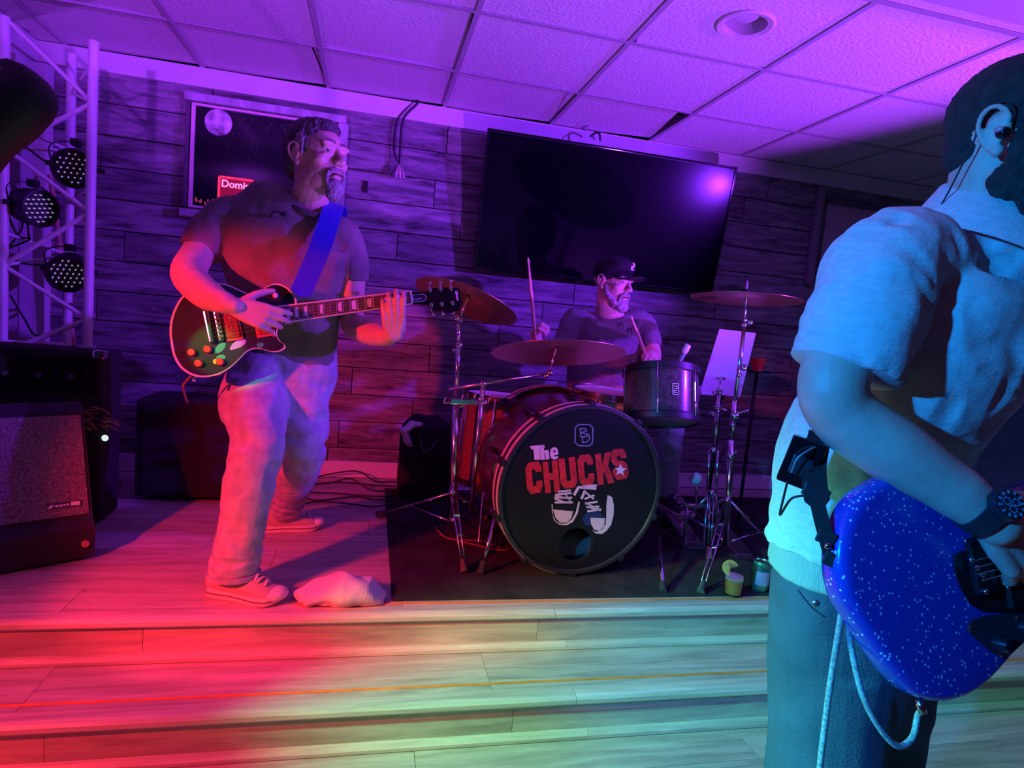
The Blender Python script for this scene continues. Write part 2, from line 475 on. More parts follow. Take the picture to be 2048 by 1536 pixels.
struct(link('ceiling_beam', B().box(((XL + XR) / 2, 1.44, CEIL_Z - 0.055), (XR - XL, 0.40, 0.114), bev=0.004).mesh('ceiling_beam'), mat('beam_paint', (0.40, 0.39, 0.40), 0.5)))

# recessed downlight (unlit)
dl = thing('downlight', 'round white recessed downlight set into a ceiling tile', 'light', DL)
rot = M.Identity(3)
B().lathe([(0.078, 0.012), (0.078, -0.002), (0.098, -0.006), (0.104, -0.002), (0.104, 0.003), (0.09, 0.004)], DL, n=40).build('trim_ring', white_paint, dl, True, 40)
B().lathe([(0.078, 0.003), (0.072, 0.05), (0.062, 0.11), (0.0, 0.112)], DL, n=40).build('baffle', mat('baffle_grey', (0.5, 0.48, 0.48), 0.4), dl, True, 40)
B().lathe([(0.0, 0.022), (0.03, 0.024), (0.046, 0.034), (0.05, 0.05), (0.034, 0.09), (0.016, 0.11)], DL + V((0.006, 0.01, 0)), n=32).build('bulb', mat('frosted_bulb', (0.62, 0.58, 0.62), 0.3), dl, True, 40)
# ------------------------------------------------------------------ things on and by the walls
chrome = mat('chrome', (0.72, 0.72, 0.74), 0.16, 1.0)
steel = mat('steel', (0.45, 0.45, 0.47), 0.3, 1.0)
alu = mat('painted_truss', (0.72, 0.70, 0.72), 0.4, 0.0)
gloss_black = mat('gloss_black', (0.006, 0.006, 0.008), 0.08, coat=0.3)
screen_m = mat('screen_glass', (0.004, 0.004, 0.006), 0.16, spec=0.2)
led_m = mat('led_lens', (0.8, 0.78, 0.85), 0.2, emit=(0.75, 0.6, 1.0), estr=0.25)
fabric_black = mat('fabric_black', (0.014, 0.013, 0.015), 0.9, bump=0.4, bscale=300)
white_m = mat('print_white', (0.82, 0.82, 0.80), 0.6)
red_print = mat('print_red', (0.62, 0.03, 0.035), 0.6, vary=0.35, vscale=55)
brass = mat('cymbal_bronze', (0.55, 0.36, 0.16), 0.3, 0.9, bump=0.15, bscale=200)
rubber_foot_m = mat('rubber_foot', (0.10, 0.085, 0.07), 0.9)

# television, tilted forward from the wall
c = [at(977, 256, y=3.42), at(1471, 334, y=3.42), at(1426, 592, y=3.54), at(948, 536, y=3.54)]
ex = (c[1] - c[0]).normalized(); ey = ((c[0] - c[3]) + (c[1] - c[2])).normalized(); en = ex.cross(ey).normalized()  # en -> towards viewer
ctr = (c[0] + c[1] + c[2] + c[3]) / 4; tw = ((c[1] - c[0]).length + (c[2] - c[3]).length) / 2; th_ = ((c[0] - c[3]).length + (c[1] - c[2]).length) / 2
tr = M((ex, ey - ex * ey.dot(ex), en)).transposed()
tv = thing('television', 'large black flat screen television hung tilted above the drummer', 'television', ctr - V((0, 0, th_ / 2)))
B().box(ctr - en * 0.022, (tw, th_, 0.04), tr, 0.004).build('casing', black, tv)
B().box(ctr + en * 0.0005, (tw - 0.024, th_ - 0.03, 0.004), tr).build('screen', screen_m, tv)
for sx, sy, lx, ly in ((0, 1, tw, 0.011), (0, -1, tw, 0.016), (1, 0, 0.011, th_), (-1, 0, 0.011, th_)):
    B().box(ctr + en * 0.003 + ex * (sx * (tw - lx) / 2) + ey * (sy * (th_ - ly) / 2), (lx, ly, 0.008), tr, 0.0015).build('bezel', gloss_black, tv)
B().box(ctr + V((0, 0.075, 0.0)), (0.34, 0.08, 0.3)).build('wall_bracket', black, tv)
k = at(1196, 275, y=3.45)
cl = thing('cable_hook', 'small black hook with dangling cable at the top of the television', 'hook', k)
B().tube(crv([k + V((-0.012, 0.1, 0.03)), k + V((-0.006, 0.04, 0.035)), k + V((0.004, -0.005, 0.02)), k + V((0.012, -0.01, -0.02))]), 0.006, 8).build('hook', black, cl, True)
B().tube(crv([k + V((-0.014, 0.03, 0.03)), k + V((-0.03, 0.0, 0.0)), k + V((-0.022, -0.012, -0.02))]), 0.003, 6).build('cable', black, cl, True)

# framed dark picture with moon and red sign
fy = WALL_Y - 0.012
pc = [at(386, 207, y=fy), at(676, 256, y=fy), at(664, 436, y=fy), at(376, 417, y=fy)]
x0, x1 = pc[0].x, -0.235; z1, z0 = pc[0].z - 0.0, 1.41
pf = thing('framed_picture', 'framed night picture with full moon and red sign behind the guitarist', 'picture', ((x0 + x1) / 2, fy, z0))
wood_fr = mat('frame_wood', (0.42, 0.40, 0.44), 0.55, vary=0.3, vscale=20, stretch=(1, 1, 0.2), bump=0.2)
night = mat('night_print', (0.006, 0.005, 0.012), 0.12)
pink_lit_fr = mat('inner_frame', (0.75, 0.55, 0.55), 0.4)  # pink light on the frame put into its colour
B().box(((x0 + x1) / 2, fy - 0.006, (z0 + z1) / 2), (x1 - x0, 0.012, z1 - z0)).build('night_print', night, pf)
for nm, a, b, cz, d in (('frame_board', x0 - 0.03, x1 + 0.035, z1 + 0.024, 0.038), ('frame_board', x0 - 0.035, x1 + 0.04, z0 - 0.03, 0.04)):
    B().box(((a + b) / 2, fy - 0.024, cz), (b - a, 0.048, d), bev=0.003).build(nm, wood_fr, pf)
B().box((x1 + 0.022, fy - 0.02, (z0 + z1) / 2), (0.05, 0.04, z1 - z0 + 0.01), bev=0.003).build('frame_board', wood_fr, pf)
B().box((x0 - 0.016, fy - 0.012, (z0 + z1) / 2), (0.02, 0.03, z1 - z0), bev=0.003).build('frame_board', mat('dark_frame', (0.08, 0.075, 0.09), 0.6), pf)
for a, b, cz, d in ((x0, x1, z1 - 0.006, 0.012), (x0, x1, z0 + 0.006, 0.012)):
    B().box(((a + b) / 2, fy - 0.018, cz), (b - a, 0.016, d), bev=0.002).build('inner_frame', pink_lit_fr, pf)
for a in (x0 + 0.009, x1 - 0.009):
    B().box((a, fy - 0.018, (z0 + z1) / 2), (0.018, 0.016, z1 - z0 - 0.024), bev=0.002).build('inner_frame', pink_lit_fr, pf)
mc = at(437, 245, y=fy - 0.013); moon_m = mat('moon_print', (0.10, 0.08, 0.11), 0.7, vary=0.4, vscale=24, col2=(0.92, 0.86, 0.90), detail=5)
mn = B().lathe([(0, 0), (0.066, 0), (0.066, 0.001), (0, 0.001)], mc, frame((0, -1, 0)), 48).build('moon_print', moon_m, pf)
stars = B(); rs = random.Random(4)
for _ in range(60):
    p = V((rs.uniform(x0 + 0.16, x1 - 0.25), fy - 0.0128, rs.uniform(z0 + 0.3, z1 - 0.03))); q = rs.uniform(0.0008, 0.0024)
    stars.box(p, (q, 0.0006, q))
stars.build('star_specks', white_m, pf)['kind'] = 'stuff'
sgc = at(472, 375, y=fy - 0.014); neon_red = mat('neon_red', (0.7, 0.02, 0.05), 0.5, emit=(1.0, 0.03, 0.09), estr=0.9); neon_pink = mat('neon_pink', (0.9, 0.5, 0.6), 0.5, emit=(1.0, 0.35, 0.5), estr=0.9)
sw, sh = 0.165, 0.13
for dx, dz, lx, lz in ((0, sh / 2, sw, 0.012), (0, -sh / 2, sw, 0.012), (-sw / 2, 0, 0.012, sh), (sw / 2, 0, 0.012, sh)):
    B().box(sgc + V((dx, 0, dz - 0.02)), (lx, 0.0016, lz)).build('sign_border', neon_red, pf)
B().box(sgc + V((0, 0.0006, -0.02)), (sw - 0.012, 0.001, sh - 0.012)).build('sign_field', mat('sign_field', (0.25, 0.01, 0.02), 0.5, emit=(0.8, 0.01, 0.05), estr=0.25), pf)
link('sign_lettering', text_mesh('Domini', 0.052, sgc + V((-0.072, -0.002, -0.004)), (1, 0, 0), (0, 0, 1), 0.0005, 0.0012, 0.98), neon_pink, pf)
rb = B()
for _ in range(26):
    px = rs.uniform(x0 + 0.03, x0 + 0.28); rb.box((px, fy - 0.0128, z0 + 0.02 + rs.random() * 0.03), (0.006, 0.0006, rs.uniform(0.006, 0.022)))
rb.build('city_lights_print', mat('city_print', (0.6, 0.08, 0.1), 0.6, emit=(0.9, 0.1, 0.12), estr=0.25), pf)['kind'] = 'stuff'

# pale framed panel at the right
ry = WALL_Y - 0.01; a = at(1648, 408, y=ry); b = at(1636, 540, y=ry)
rp = thing('framed_board', 'pale pink framed board on the wall beside the bass player', 'board', (a.x + 0.35, ry, b.z - 0.08))
B().box((a.x + 0.36, ry - 0.008, (a.z + b.z) / 2), (0.7, 0.016, a.z - b.z)).build('board_face', mat('pale_board', (0.45, 0.34, 0.38), 0.6), rp)
dfr = mat('dark_moulding', (0.10, 0.09, 0.10), 0.5)
B().box((a.x + 0.36, ry - 0.016, a.z + 0.014), (0.76, 0.03, 0.028), bev=0.003).build('frame_rail', dfr, rp)
B().box((a.x + 0.36, ry - 0.016, b.z - 0.05), (0.76, 0.03, 0.028), bev=0.003).build('frame_rail', dfr, rp)
B().box((a.x - 0.006, ry - 0.016, (a.z + b.z) / 2 - 0.02), (0.022, 0.03, a.z - b.z + 0.1), bev=0.003).build('frame_stile', dfr, rp)
B().box((a.x - 0.05, ry - 0.022, (a.z + b.z) / 2 + 0.0), (0.04, 0.044, a.z - b.z + 0.2), bev=0.006).build('frame_post', mat('post_grey', (0.22, 0.20, 0.22), 0.6), rp)

# hanging cable with plugs left of the television
k0, k1, k2, k3 = at(834, 208, y=3.59), at(806, 240, y=3.585), at(800, 300, y=3.58), at(797, 348, y=3.57)
hc = thing('hanging_cable', 'dark cable hanging from the ceiling trim ending in loose plugs', 'cable', k0)
B().tube(crv([k0 + V((0.0, 0, 0.02)), k0, k1, k2, k3 + V((0, 0, 0.05))]), 0.006, 8).build('cable', black, hc, True)
B().tube(crv([k0 + V((-0.02, 0.01, 0.01)), k1 + V((-0.03, 0.01, 0)), k2 + V((-0.035, 0.012, 0.02)), k3 + V((-0.012, 0, 0.06))]), 0.005, 8).build('cable', black, hc, True)
for i, (dx, col) in enumerate(((-0.03, (0.05, 0.05, 0.06)), (-0.012, (0.55, 0.4, 0.4)), (0.008, (0.6, 0.5, 0.5)), (0.026, (0.5, 0.35, 0.35)))):
    B().tube([k3 + V((dx * 0.3, 0, 0.05)), k3 + V((dx, -0.008, 0.0)), k3 + V((dx * 1.15, -0.01, -0.022))], [0.0035, 0.008, 0.006], 8).build('plug', mat('plug_%d' % i, col, 0.4), hc, True)
wk = at(731, 373, y=WALL_Y - 0.006)
tag(link('wall_bracket', B().box(wk, (0.026, 0.012, 0.06), None, 0.003).box(wk + V((0, -0.008, 0.018)), (0.018, 0.012, 0.012)).mesh('wall_bracket'), black), 'small black bracket screwed to the plank wall by the picture', 'bracket')

# ------------------------------------------------------------------ truss with stage lights
TY = 3.05
def tp(px, py, y=TY): return at(px, py, y=y)
tl = thing('lighting_truss', 'white tubular lighting truss standing at the left of the stage', 'truss', (at(95, 690, y=TY).x, TY, 0))
xr_, xl_ = tp(181, 400).x, tp(7, 400).x; zt = tp(183, 88).z
B().tube([(xr_, TY, 0.03), (xr_, TY, zt)], 0.0195, 14).build('chord', alu, tl, True, 40)
B().tube([(xl_, TY, 0.03), (xl_, TY, zt + 0.05)], 0.0195, 14).build('chord', alu, tl, True, 40)
xm = (xl_ + xr_) / 2 - 0.02; yb = TY + 0.24
B().tube([(xm, yb, 0.03), (xm, yb, zt + 0.02)], 0.0195, 14).build('chord', alu, tl, True, 40)
zz = [tp(8, 35).z, tp(175, 205).z, tp(19, 296).z, tp(172, 424).z, tp(22, 532).z, tp(170, 638).z, tp(170, 638).z - 0.17, tp(170, 638).z - 0.36]
for i in range(len(zz) - 1):
    a = V((xl_ if i % 2 == 0 else xr_, TY, zz[i])); b = V((xr_ if i % 2 == 0 else xl_, TY, zz[i + 1]))
    rod('brace', a, b, 0.0088 if i % 2 == 0 else 0.0105, alu, tl, 8)
    m1 = V((xm, yb, (zz[i] + zz[i + 1]) / 2 - 0.05))
    rod('brace', b, m1, 0.007, alu, tl, 8)
    rod('brace', V((xl_ if i % 2 else xr_, TY, zz[i] - 0.12)), m1, 0.007, alu, tl, 8)
B().box(((xl_ + xr_) / 2, TY + 0.13, 0.015), (0.42, 0.32, 0.03), None, 0.004).build('base_plate', steel, tl)
B().tube([(xr_, TY, zt), (xr_, TY, zt + 0.012)], 0.02, 14).build('end_cap', alu, tl, True, 40)


def par(label, ctr, axis, r, leds=True, n_led=30, depth=0.14, hang=None):
    axis = V(axis).normalized(); fr = frame(axis); ctr = V(ctr)
    t = thing('stage_light', label, 'light', ctr - V((0, 0, r)), 'stage lights on the truss' if hang is None else None)
    B().lathe([(0, -depth), (r * 0.55, -depth), (r * 0.78, -depth * 0.9), (r * 0.95, -depth * 0.55), (r, -0.02), (r, 0.012), (r * 0.93, 0.014), (r * 0.9, -0.008), (0, -0.008)], ctr, fr, 32).build('housing', black, t, True, 35)
    if leds:
        bb = B(); cnt = 0
        for i in range(-3, 4):
            for j in range(-3, 4):
                q = V((i + 0.5 * (j % 2), j * 0.87)) * (r * 0.27)
                if q.length < r * 0.8:
                    bb.lathe([(0, 0.004), (r * 0.035, 0.003), (r * 0.045, -0.007)], ctr + fr @ V((q.x, q.y, 0)), fr, 8)
        bb.build('led_cluster', led_m, t, True)['kind'] = 'stuff'
    s = fr.col[0]
    up = (V((0, 0, 1)) - axis * axis.z).normalized(); side = axis.cross(up).normalized()
    back = ctr - axis * depth * 0.45
    pts = [back + side * r * 1.02, back + side * r * 1.1 + up * r * 0.9 - axis * 0.02, back + up * r * 1.25 - axis * 0.02, back - side * r * 1.1 + up * r * 0.9 - axis * 0.02, back - side * r * 1.02]
    B().tube(crv(pts, 5), [(0.011, 0.0025)] * 21, 8, up=axis).build('yoke', black, t, True, 40)
    for sg in (-1, 1):
        B().tube([back + side * sg * r * 0.97, back + side * sg * (r * 1.02 + 0.022)], 0.011, 10).build('yoke_knob', black, t, True, 40)
    return t, back + up * r * 1.25


PY = TY + 0.03
lt1, h1 = par('round black LED stage light highest on the truss', tp(147, 337, PY) , (0.25, -0.9, -0.25), 0.082)
lt2, h2 = par('round black LED stage light turned sideways on the truss middle', tp(80, 417, PY), (0.82, -0.5, -0.12), 0.078)
lt3, h3 = par('round black LED stage light lowest on the truss', tp(134, 548, PY), (0.2, -0.9, -0.3), 0.08)
for t_, h in ((lt1, h1), (lt2, h2), (lt3, h3)):
    B().box(h + V((0.0, 0.01, 0.0)), (0.03, 0.05, 0.03), None, 0.003).build('clamp', black, t_)
# cables looping over the truss
for i, (lab, pts) in enumerate((('black power cable sagging between the upper stage lights', [(30, 275), (60, 300), (100, 330), (125, 345)]), ('black power cable sagging to the lowest stage light', [(10, 505), (40, 525), (75, 530), (108, 532)]),
              ('tangle of black cable hung on the truss left edge', [(12, 420), (35, 470), (60, 478), (20, 495), (12, 500), (45, 450), (25, 375), (48, 400), (58, 475)]), ('black cable drooping behind the truss near the case', [(20, 590), (50, 640), (70, 670), (105, 665)]))):
    o = B().tube(crv([tp(px, py, PY + 0.02 + 0.01 * (j % 2)) for j, (px, py) in enumerate(pts)], 8), 0.0045, 6).build('power_cable', black, None, True); tag(o, lab, 'cable', 'cables on the truss')
# leaning pole behind the truss
q0, q1, q2 = at(100, 350, y=3.50), at(118, 500, y=3.48), at(148, 690, y=3.46)
lp = thing('leaning_pole', 'slim reddish pole with padded sleeve leaning in the corner', 'pole', q2 - V((0, 0, 0.7)))
dq = (q2 - q0).normalized(); tt = q2.z / -dq.z
B().tube([q0, q2 + dq * tt], 0.011, 10).build('pole', mat('pole_wood', (0.5, 0.25, 0.2), 0.6), lp, True, 40)
B().tube([q0.lerp(q2, 0.40), q0.lerp(q2, 0.42), q0.lerp(q2, 0.5), q0.lerp(q2, 0.52)], [0.018, 0.026, 0.026, 0.018], 12).build('sleeve', mat('pink_foam', (0.6, 0.3, 0.28), 0.9), lp, True, 40)
# grey curtain folds hanging on the left wall
cu = B(); n = 60; v0 = []; 
for i in range(n + 1):
    yy = 2.62 + 0.9 * i / n; dx = 0.02 * sin(i * 0.9) + 0.008 * sin(i * 2.3)
    v0.append((XL + 0.04 + dx, yy))
rg = [cu.bm.verts.new((a, b, 0.35)) for a, b in v0]; rg2 = [cu.bm.verts.new((a, b, 1.62)) for a, b in v0]
rg3 = [cu.bm.verts.new((a - 0.006, b, 0.35)) for a, b in v0]; rg4 = [cu.bm.verts.new((a - 0.006, b, 1.62)) for a, b in v0]
for i in range(n): cu._f([rg[i], rg[i + 1], rg2[i + 1], rg2[i]]); cu._f([rg3[i + 1], rg3[i], rg4[i], rg4[i + 1]]); cu._f([rg2[i], rg2[i + 1], rg4[i + 1], rg4[i]])
tag(cu.build('curtain', mat('grey_curtain', (0.34, 0.32, 0.36), 0.9, vary=0.2, vscale=6), None, True, 60), 'pale grey curtain hanging in folds behind the truss', 'curtain')

# big black stage light close to the camera at the top left
nc = at(62, 178, y=1.5)
nl = thing('stage_light_can', 'large black stage light can close in the upper left corner', 'light', at(40, 200, y=1.5))
pa, pb = at(62, 160, y=1.5), at(-66, 312, y=1.5); ax = (pa - pb).normalized(); fr = frame(ax)
B().lathe([(0, 0.068), (0.024, 0.066), (0.048, 0.056), (0.062, 0.036), (0.068, 0.008), (0.066, -0.04), (0.056, -0.095), (0.056, -0.21), (0.052, -0.212), (0.052, -0.08), (0, -0.08)], pa - ax * 0.05, fr, 40).build('can_body', mat('can_black', (0.012, 0.012, 0.016), 0.6), nl, True, 40)
for i in range(5):
    q = at(-20 + i * 7, 122 + i * 8, y=1.44); B().box(q, (0.034, 0.004, 0.005), frame(V((0.4, -0.5, 0.75)), (1, 0, -0.4))).build('louvre', mat('louvre_steel', (0.35, 0.5, 0.6), 0.3, 0.8), nl)
hk = V((pa.x - 0.16, 1.5, CEIL_Z - 0.004))
B().tube([hk, V((hk.x, hk.y, pa.z + 0.12)), pa - ax * 0.1 - fr.col[1] * 0.1], 0.014, 12).build('hanger', black, nl, True, 40)
B().lathe([(0, 0), (0.05, 0), (0.05, -0.012), (0.02, -0.02), (0, -0.02)], hk, None, 20).build('ceiling_mount', black, nl, True, 40)

# ------------------------------------------------------------------ wedge monitor and cases on the left
fr0, fr1 = V((-0.905, 2.40, 0)), V((-1.47, 2.016, 0))
wx = (fr0 - fr1).normalized(); wn = V((-wx.y, wx.x, 0))   # wn points to the back of the wedge
wd = thing('stage_monitor', 'black wedge stage monitor with red lit grille at far left', 'speaker', (fr0 + fr1) / 2)
prof = [(0, 0.012), (0.0, 0.115), (0.035, 0.145), (0.19, 0.50), (0.24, 0.53), (0.34, 0.50), (0.39, 0.03), (0.37, 0.012)]
W_ = (fr0 - fr1).length
B().prism([fr1 + wn * d + V((0, 0, z)) for d, z in prof], wx * W_).build('cabinet', mat('monitor_black', (0.02, 0.018, 0.02), 0.7, bump=0.4, bscale=250), wd)
g0, g1 = (0.038, 0.150), (0.187, 0.494); gn = (V((0, 0, 0)) + (-wn * (g1[1] - g0[1]) + V((0, 0, 1)) * (g1[0] - g0[0]))).normalized()
P_ = lambda s, q: fr1 + wx * s + wn * q[0] + V((0, 0, q[1]))
def lerp2(t): return (g0[0] + (g1[0] - g0[0]) * t, g0[1] + (g1[1] - g0[1]) * t)
grille = mat('grille_foam', (0.24, 0.19, 0.19), 0.8, vary=0.5, vscale=130, bump=1.0, bscale=160)
B().prism([P_(0.02, lerp2(0.02)), P_(W_ - 0.012, lerp2(0.02)), P_(W_ - 0.012, lerp2(0.98)), P_(0.02, lerp2(0.98))], gn * 0.006).build('grille', grille, wd)
lb = P_(W_ - 0.135, lerp2(0.10)) + gn * 0.0065; gu = (P_(0, g1) - P_(0, g0)).normalized()
B().prism([lb, lb + wx * 0.105, lb + wx * 0.105 + gu * 0.02, lb + gu * 0.02], gn * 0.002).build('name_plate', mat('plate_black', (0.05, 0.04, 0.05), 0.4), wd)
lg = B(); 
for s0, s1, q0_, q1_ in ((0.004, 0.018, 0.003, 0.008), (0.01, 0.022, 0.008, 0.013), (0.026, 0.036, 0.005, 0.012), (0.039, 0.046, 0.005, 0.012), (0.049, 0.056, 0.006, 0.012), (0.059, 0.066, 0.006, 0.013), (0.072, 0.098, 0.004, 0.017)):
    lg.prism([lb + wx * s0 + gu * q0_, lb + wx * s1 + gu * q0_, lb + wx * s1 + gu * q1_, lb + wx * s0 + gu * q1_], gn * 0.003)
lg.build('logo', white_m, wd)
B().tube([fr0 - wx * 0.03 + wn * 0.015 + V((0, 0, 0.062)), fr0 - wx * 0.03 - wn * 0.008 + V((0, 0, 0.062))], 0.012, 12).build('corner_rubber', mat('red_lit_rubber', (0.5, 0.2, 0.2), 0.5), wd, True, 40)  # rubber corner, the red light on it put into the colour
for s_ in (0.08, W_ - 0.06): B().lathe([(0, 0), (0.016, 0), (0.018, 0.013), (0, 0.013)], fr1 + wx * s_ + wn * 0.06, None, 12).build('foot', dark_rubber, wd, True, 40)

# amplifier rack behind the wedge
ax0, ax1 = -1.60, at(246, 780, y=2.8).x - 0.06; ay0, ay1 = 2.76, 2.96; az = at(240, 704, y=2.8).z
am = thing('amplifier_rack', 'black amplifier rack with small knobs behind the wedge monitor', 'amplifier', ((ax0 + ax1) / 2, (ay0 + ay1) / 2, 0))
B().box(((ax0 + ax1) / 2, (ay0 + ay1) / 2, az / 2 + 0.004), (ax1 - ax0, ay1 - ay0, az - 0.012), None, 0.012).build('case', fabric_black, am)
B().box(((ax0 + ax1) / 2, ay0 - 0.003, az - 0.10), (ax1 - ax0 - 0.05, 0.008, 0.13), None, 0.002).build('control_panel', gloss_black, am)
for i in range(6):
    q = V((ax1 - 0.05 - i * 0.055, ay0 - 0.008, az - 0.085 - 0.02 * (i % 2))); B().lathe([(0, 0.016), (0.009, 0.016), (0.011, 0.0)], q, frame((0, -1, 0)), 14).build('knob', steel if i % 2 else black, am, True, 40)
B().box(((ax0 + ax1) / 2, ay0 - 0.002, az / 2 - 0.1), (ax1 - ax0 - 0.05, 0.006, az - 0.36)).build('grille_cloth', black_matt, am)
for sx in (ax0 + 0.012, ax1 - 0.012):
    B().box((sx, ay0 + 0.008, az - 0.012), (0.045, 0.045, 0.036), None, 0.008).build('corner_guard', chrome if sx > -1.3 else black, am)
B().box((ax1 - 0.09, ay0 + 0.08, az + 0.006), (0.06, 0.03, 0.012), None, 0.004).build('handle', mat('handle_grey', (0.4, 0.38, 0.42), 0.4), am)
jw = at(210, 876, y=ay0 - 0.008); B().lathe([(0, 0.012), (0.008, 0.010), (0.013, 0.0)], jw, frame((0, -1, 0)), 16).build('pilot_lamp', mat('pilot_white', (0.9, 0.95, 0.9), 0.4, emit=(0.75, 0.95, 0.85), estr=0.9), am, True)
# copper coloured wires added to stand in for orange reflections on the rack
wc = B(); rs = random.Random(11); wcen = at(200, 836, y=ay0 - 0.03)
for i in range(30):
    a0 = rs.uniform(-0.5, 0.5); L = rs.uniform(0.03, 0.085); p = wcen + V((rs.uniform(-0.075, 0.05), rs.uniform(-0.02, 0.02), rs.uniform(-0.05, 0.035)))
    d = V((cos(a0 - 0.25), rs.uniform(-0.3, 0.3), sin(a0 - 0.25) * 0.7)); wc.tube(crv([p - d * L * 0.5, p + V((0, 0, 0.006)), p + d * L * 0.5], 4), 0.0011, 5)
co = wc.build('reflection_wires', mat('reflection_orange', (0.95, 0.45, 0.16), 0.25, 1.0), None, True); co['kind'] = 'stuff'; tag(co, 'bundle of orange wire added in place of reflections on the amplifier rack', 'wire')

# dark speaker cabinet between the rack and the guitarist
bx0, bx1, by0, by1, bz = at(272, 900, y=3.1).x, at(520, 900, y=3.1).x, 3.08, 3.40, at(350, 800, y=3.1).z
sc = thing('speaker_cabinet', 'dark speaker cabinet in the shade behind the guitarist', 'speaker', ((bx0 + bx1) / 2, (by0 + by1) / 2, 0))
B().box(((bx0 + bx1) / 2, (by0 + by1) / 2, bz / 2 + 0.01), (bx1 - bx0, by1 - by0, bz - 0.02), None, 0.015).build('case', fabric_black, sc)
B().box(((bx0 + bx1) / 2, by0 - 0.002, bz / 2), (bx1 - bx0 - 0.06, 0.008, bz - 0.08), None, 0.003).build('grille_cloth', black_matt, sc)
B().tube(crv([((bx0 + bx1) / 2 - 0.07, 3.22, bz), ((bx0 + bx1) / 2 - 0.05, 3.22, bz + 0.02), ((bx0 + bx1) / 2 + 0.05, 3.22, bz + 0.02), ((bx0 + bx1) / 2 + 0.07, 3.22, bz)]), 0.008, 8).build('handle', black, sc, True)
for sx in (bx0 + 0.05, bx1 - 0.05):
    B().lathe([(0, 0), (0.02, 0), (0.022, 0.012), (0, 0.012)], (sx, by0 + 0.05, 0.0), None, 12).build('foot', dark_rubber, sc, True, 40)

# dark hardware bag with a white cloth, left of the drums
hb0 = at(850, 950, y=3.2); hb = thing('hardware_bag', 'upright black hardware bag beside the drums', 'bag', (hb0.x, 3.25, 0))
bz2 = at(850, 835, y=3.2).z
B().tube([(hb0.x, 3.25, 0.004), (hb0.x, 3.25, 0.03), (hb0.x + 0.005, 3.25, bz2 * 0.6), (hb0.x - 0.005, 3.25, bz2 - 0.05), (hb0.x, 3.25, bz2)], [(0.10, 0.12), (0.115, 0.14), (0.118, 0.15), (0.11, 0.13), (0.06, 0.08)], 20, up=(0, 1, 0)).organic('bag_body', fabric_black, hb, 0.012, 3, disp=lambda c_, n_: 0.012 * noise.noise(c_ * 14))
B().tube(crv([(hb0.x - 0.05, 3.13, bz2 - 0.08), (hb0.x - 0.02, 3.08, bz2 - 0.16), (hb0.x + 0.05, 3.13, bz2 - 0.1)]), 0.01, 8).build('handle', black, hb, True)
cw = at(815, 868, y=3.1)
wcl = B().tube([cw + V((0.06, 0.03, 0.045)), cw + V((0.02, 0.0, 0.05)), cw + V((-0.02, -0.01, 0.02)), cw + V((0.0, 0.0, -0.035)), cw + V((0.022, 0.01, -0.06))], [(0.014, 0.012), (0.03, 0.02), (0.042, 0.02), (0.035, 0.018), (0.01, 0.01)], 14, up=(0, 1, 0), round_ends=True)
tag(wcl.organic('cloth', mat('white_cloth', (0.7, 0.68, 0.7), 0.9, bump=0.3, bscale=80), None, 0.004, 2, disp=lambda c_, n_: 0.006 * noise.noise(c_ * 30)), 'small white cloth hanging on the black hardware bag', 'cloth')

# towel on the stage floor
tw0 = at(684, 1190, z=0)
tb = B()
def tpz(px, py, z): return at(px, py, z=z)
tb.tube([at(606, 1196, z=0.02), at(640, 1180, z=0.03), at(690, 1175, z=0.045), at(735, 1180, z=0.035), at(762, 1195, z=0.015)], [(0.014, 0.05), (0.03, 0.075), (0.043, 0.085), (0.034, 0.07), (0.014, 0.04)], 18, up=(0, 0, 1), round_ends=True)
tb.tube([at(640, 1168, z=0.03), at(680, 1160, z=0.05), at(720, 1172, z=0.035)], [(0.02, 0.03), (0.03, 0.045), (0.02, 0.03)], 14, up=(0, 0, 1), round_ends=True)
tb.tube([at(610, 1207, z=0.005), at(690, 1205, z=0.006), at(765, 1203, z=0.005)], [(0.006, 0.02), (0.006, 0.025), (0.006, 0.02)], 10, up=(0, 0, 1), round_ends=True)
tow = tb.organic('towel', mat('towel_white', (0.80, 0.77, 0.74), 0.95, bump=0.5, bscale=220), None, 0.0045, 4,
                 disp=lambda c_, n_: 0.012 * noise.noise(V((c_.x * 13 + c_.y * 9, c_.y * 6, c_.z * 10))) + 0.006 * (0.4 - abs(noise.noise(V((c_.x * 22 - c_.y * 16, c_.y * 9, c_.z * 9))))))
mnz = min(v.co.z for v in tow.data.vertices)
for v in tow.data.vertices: v.co.z = max(v.co.z, 0.001)
tag(tow, 'crumpled white towel lying at the front edge of the stage', 'towel')

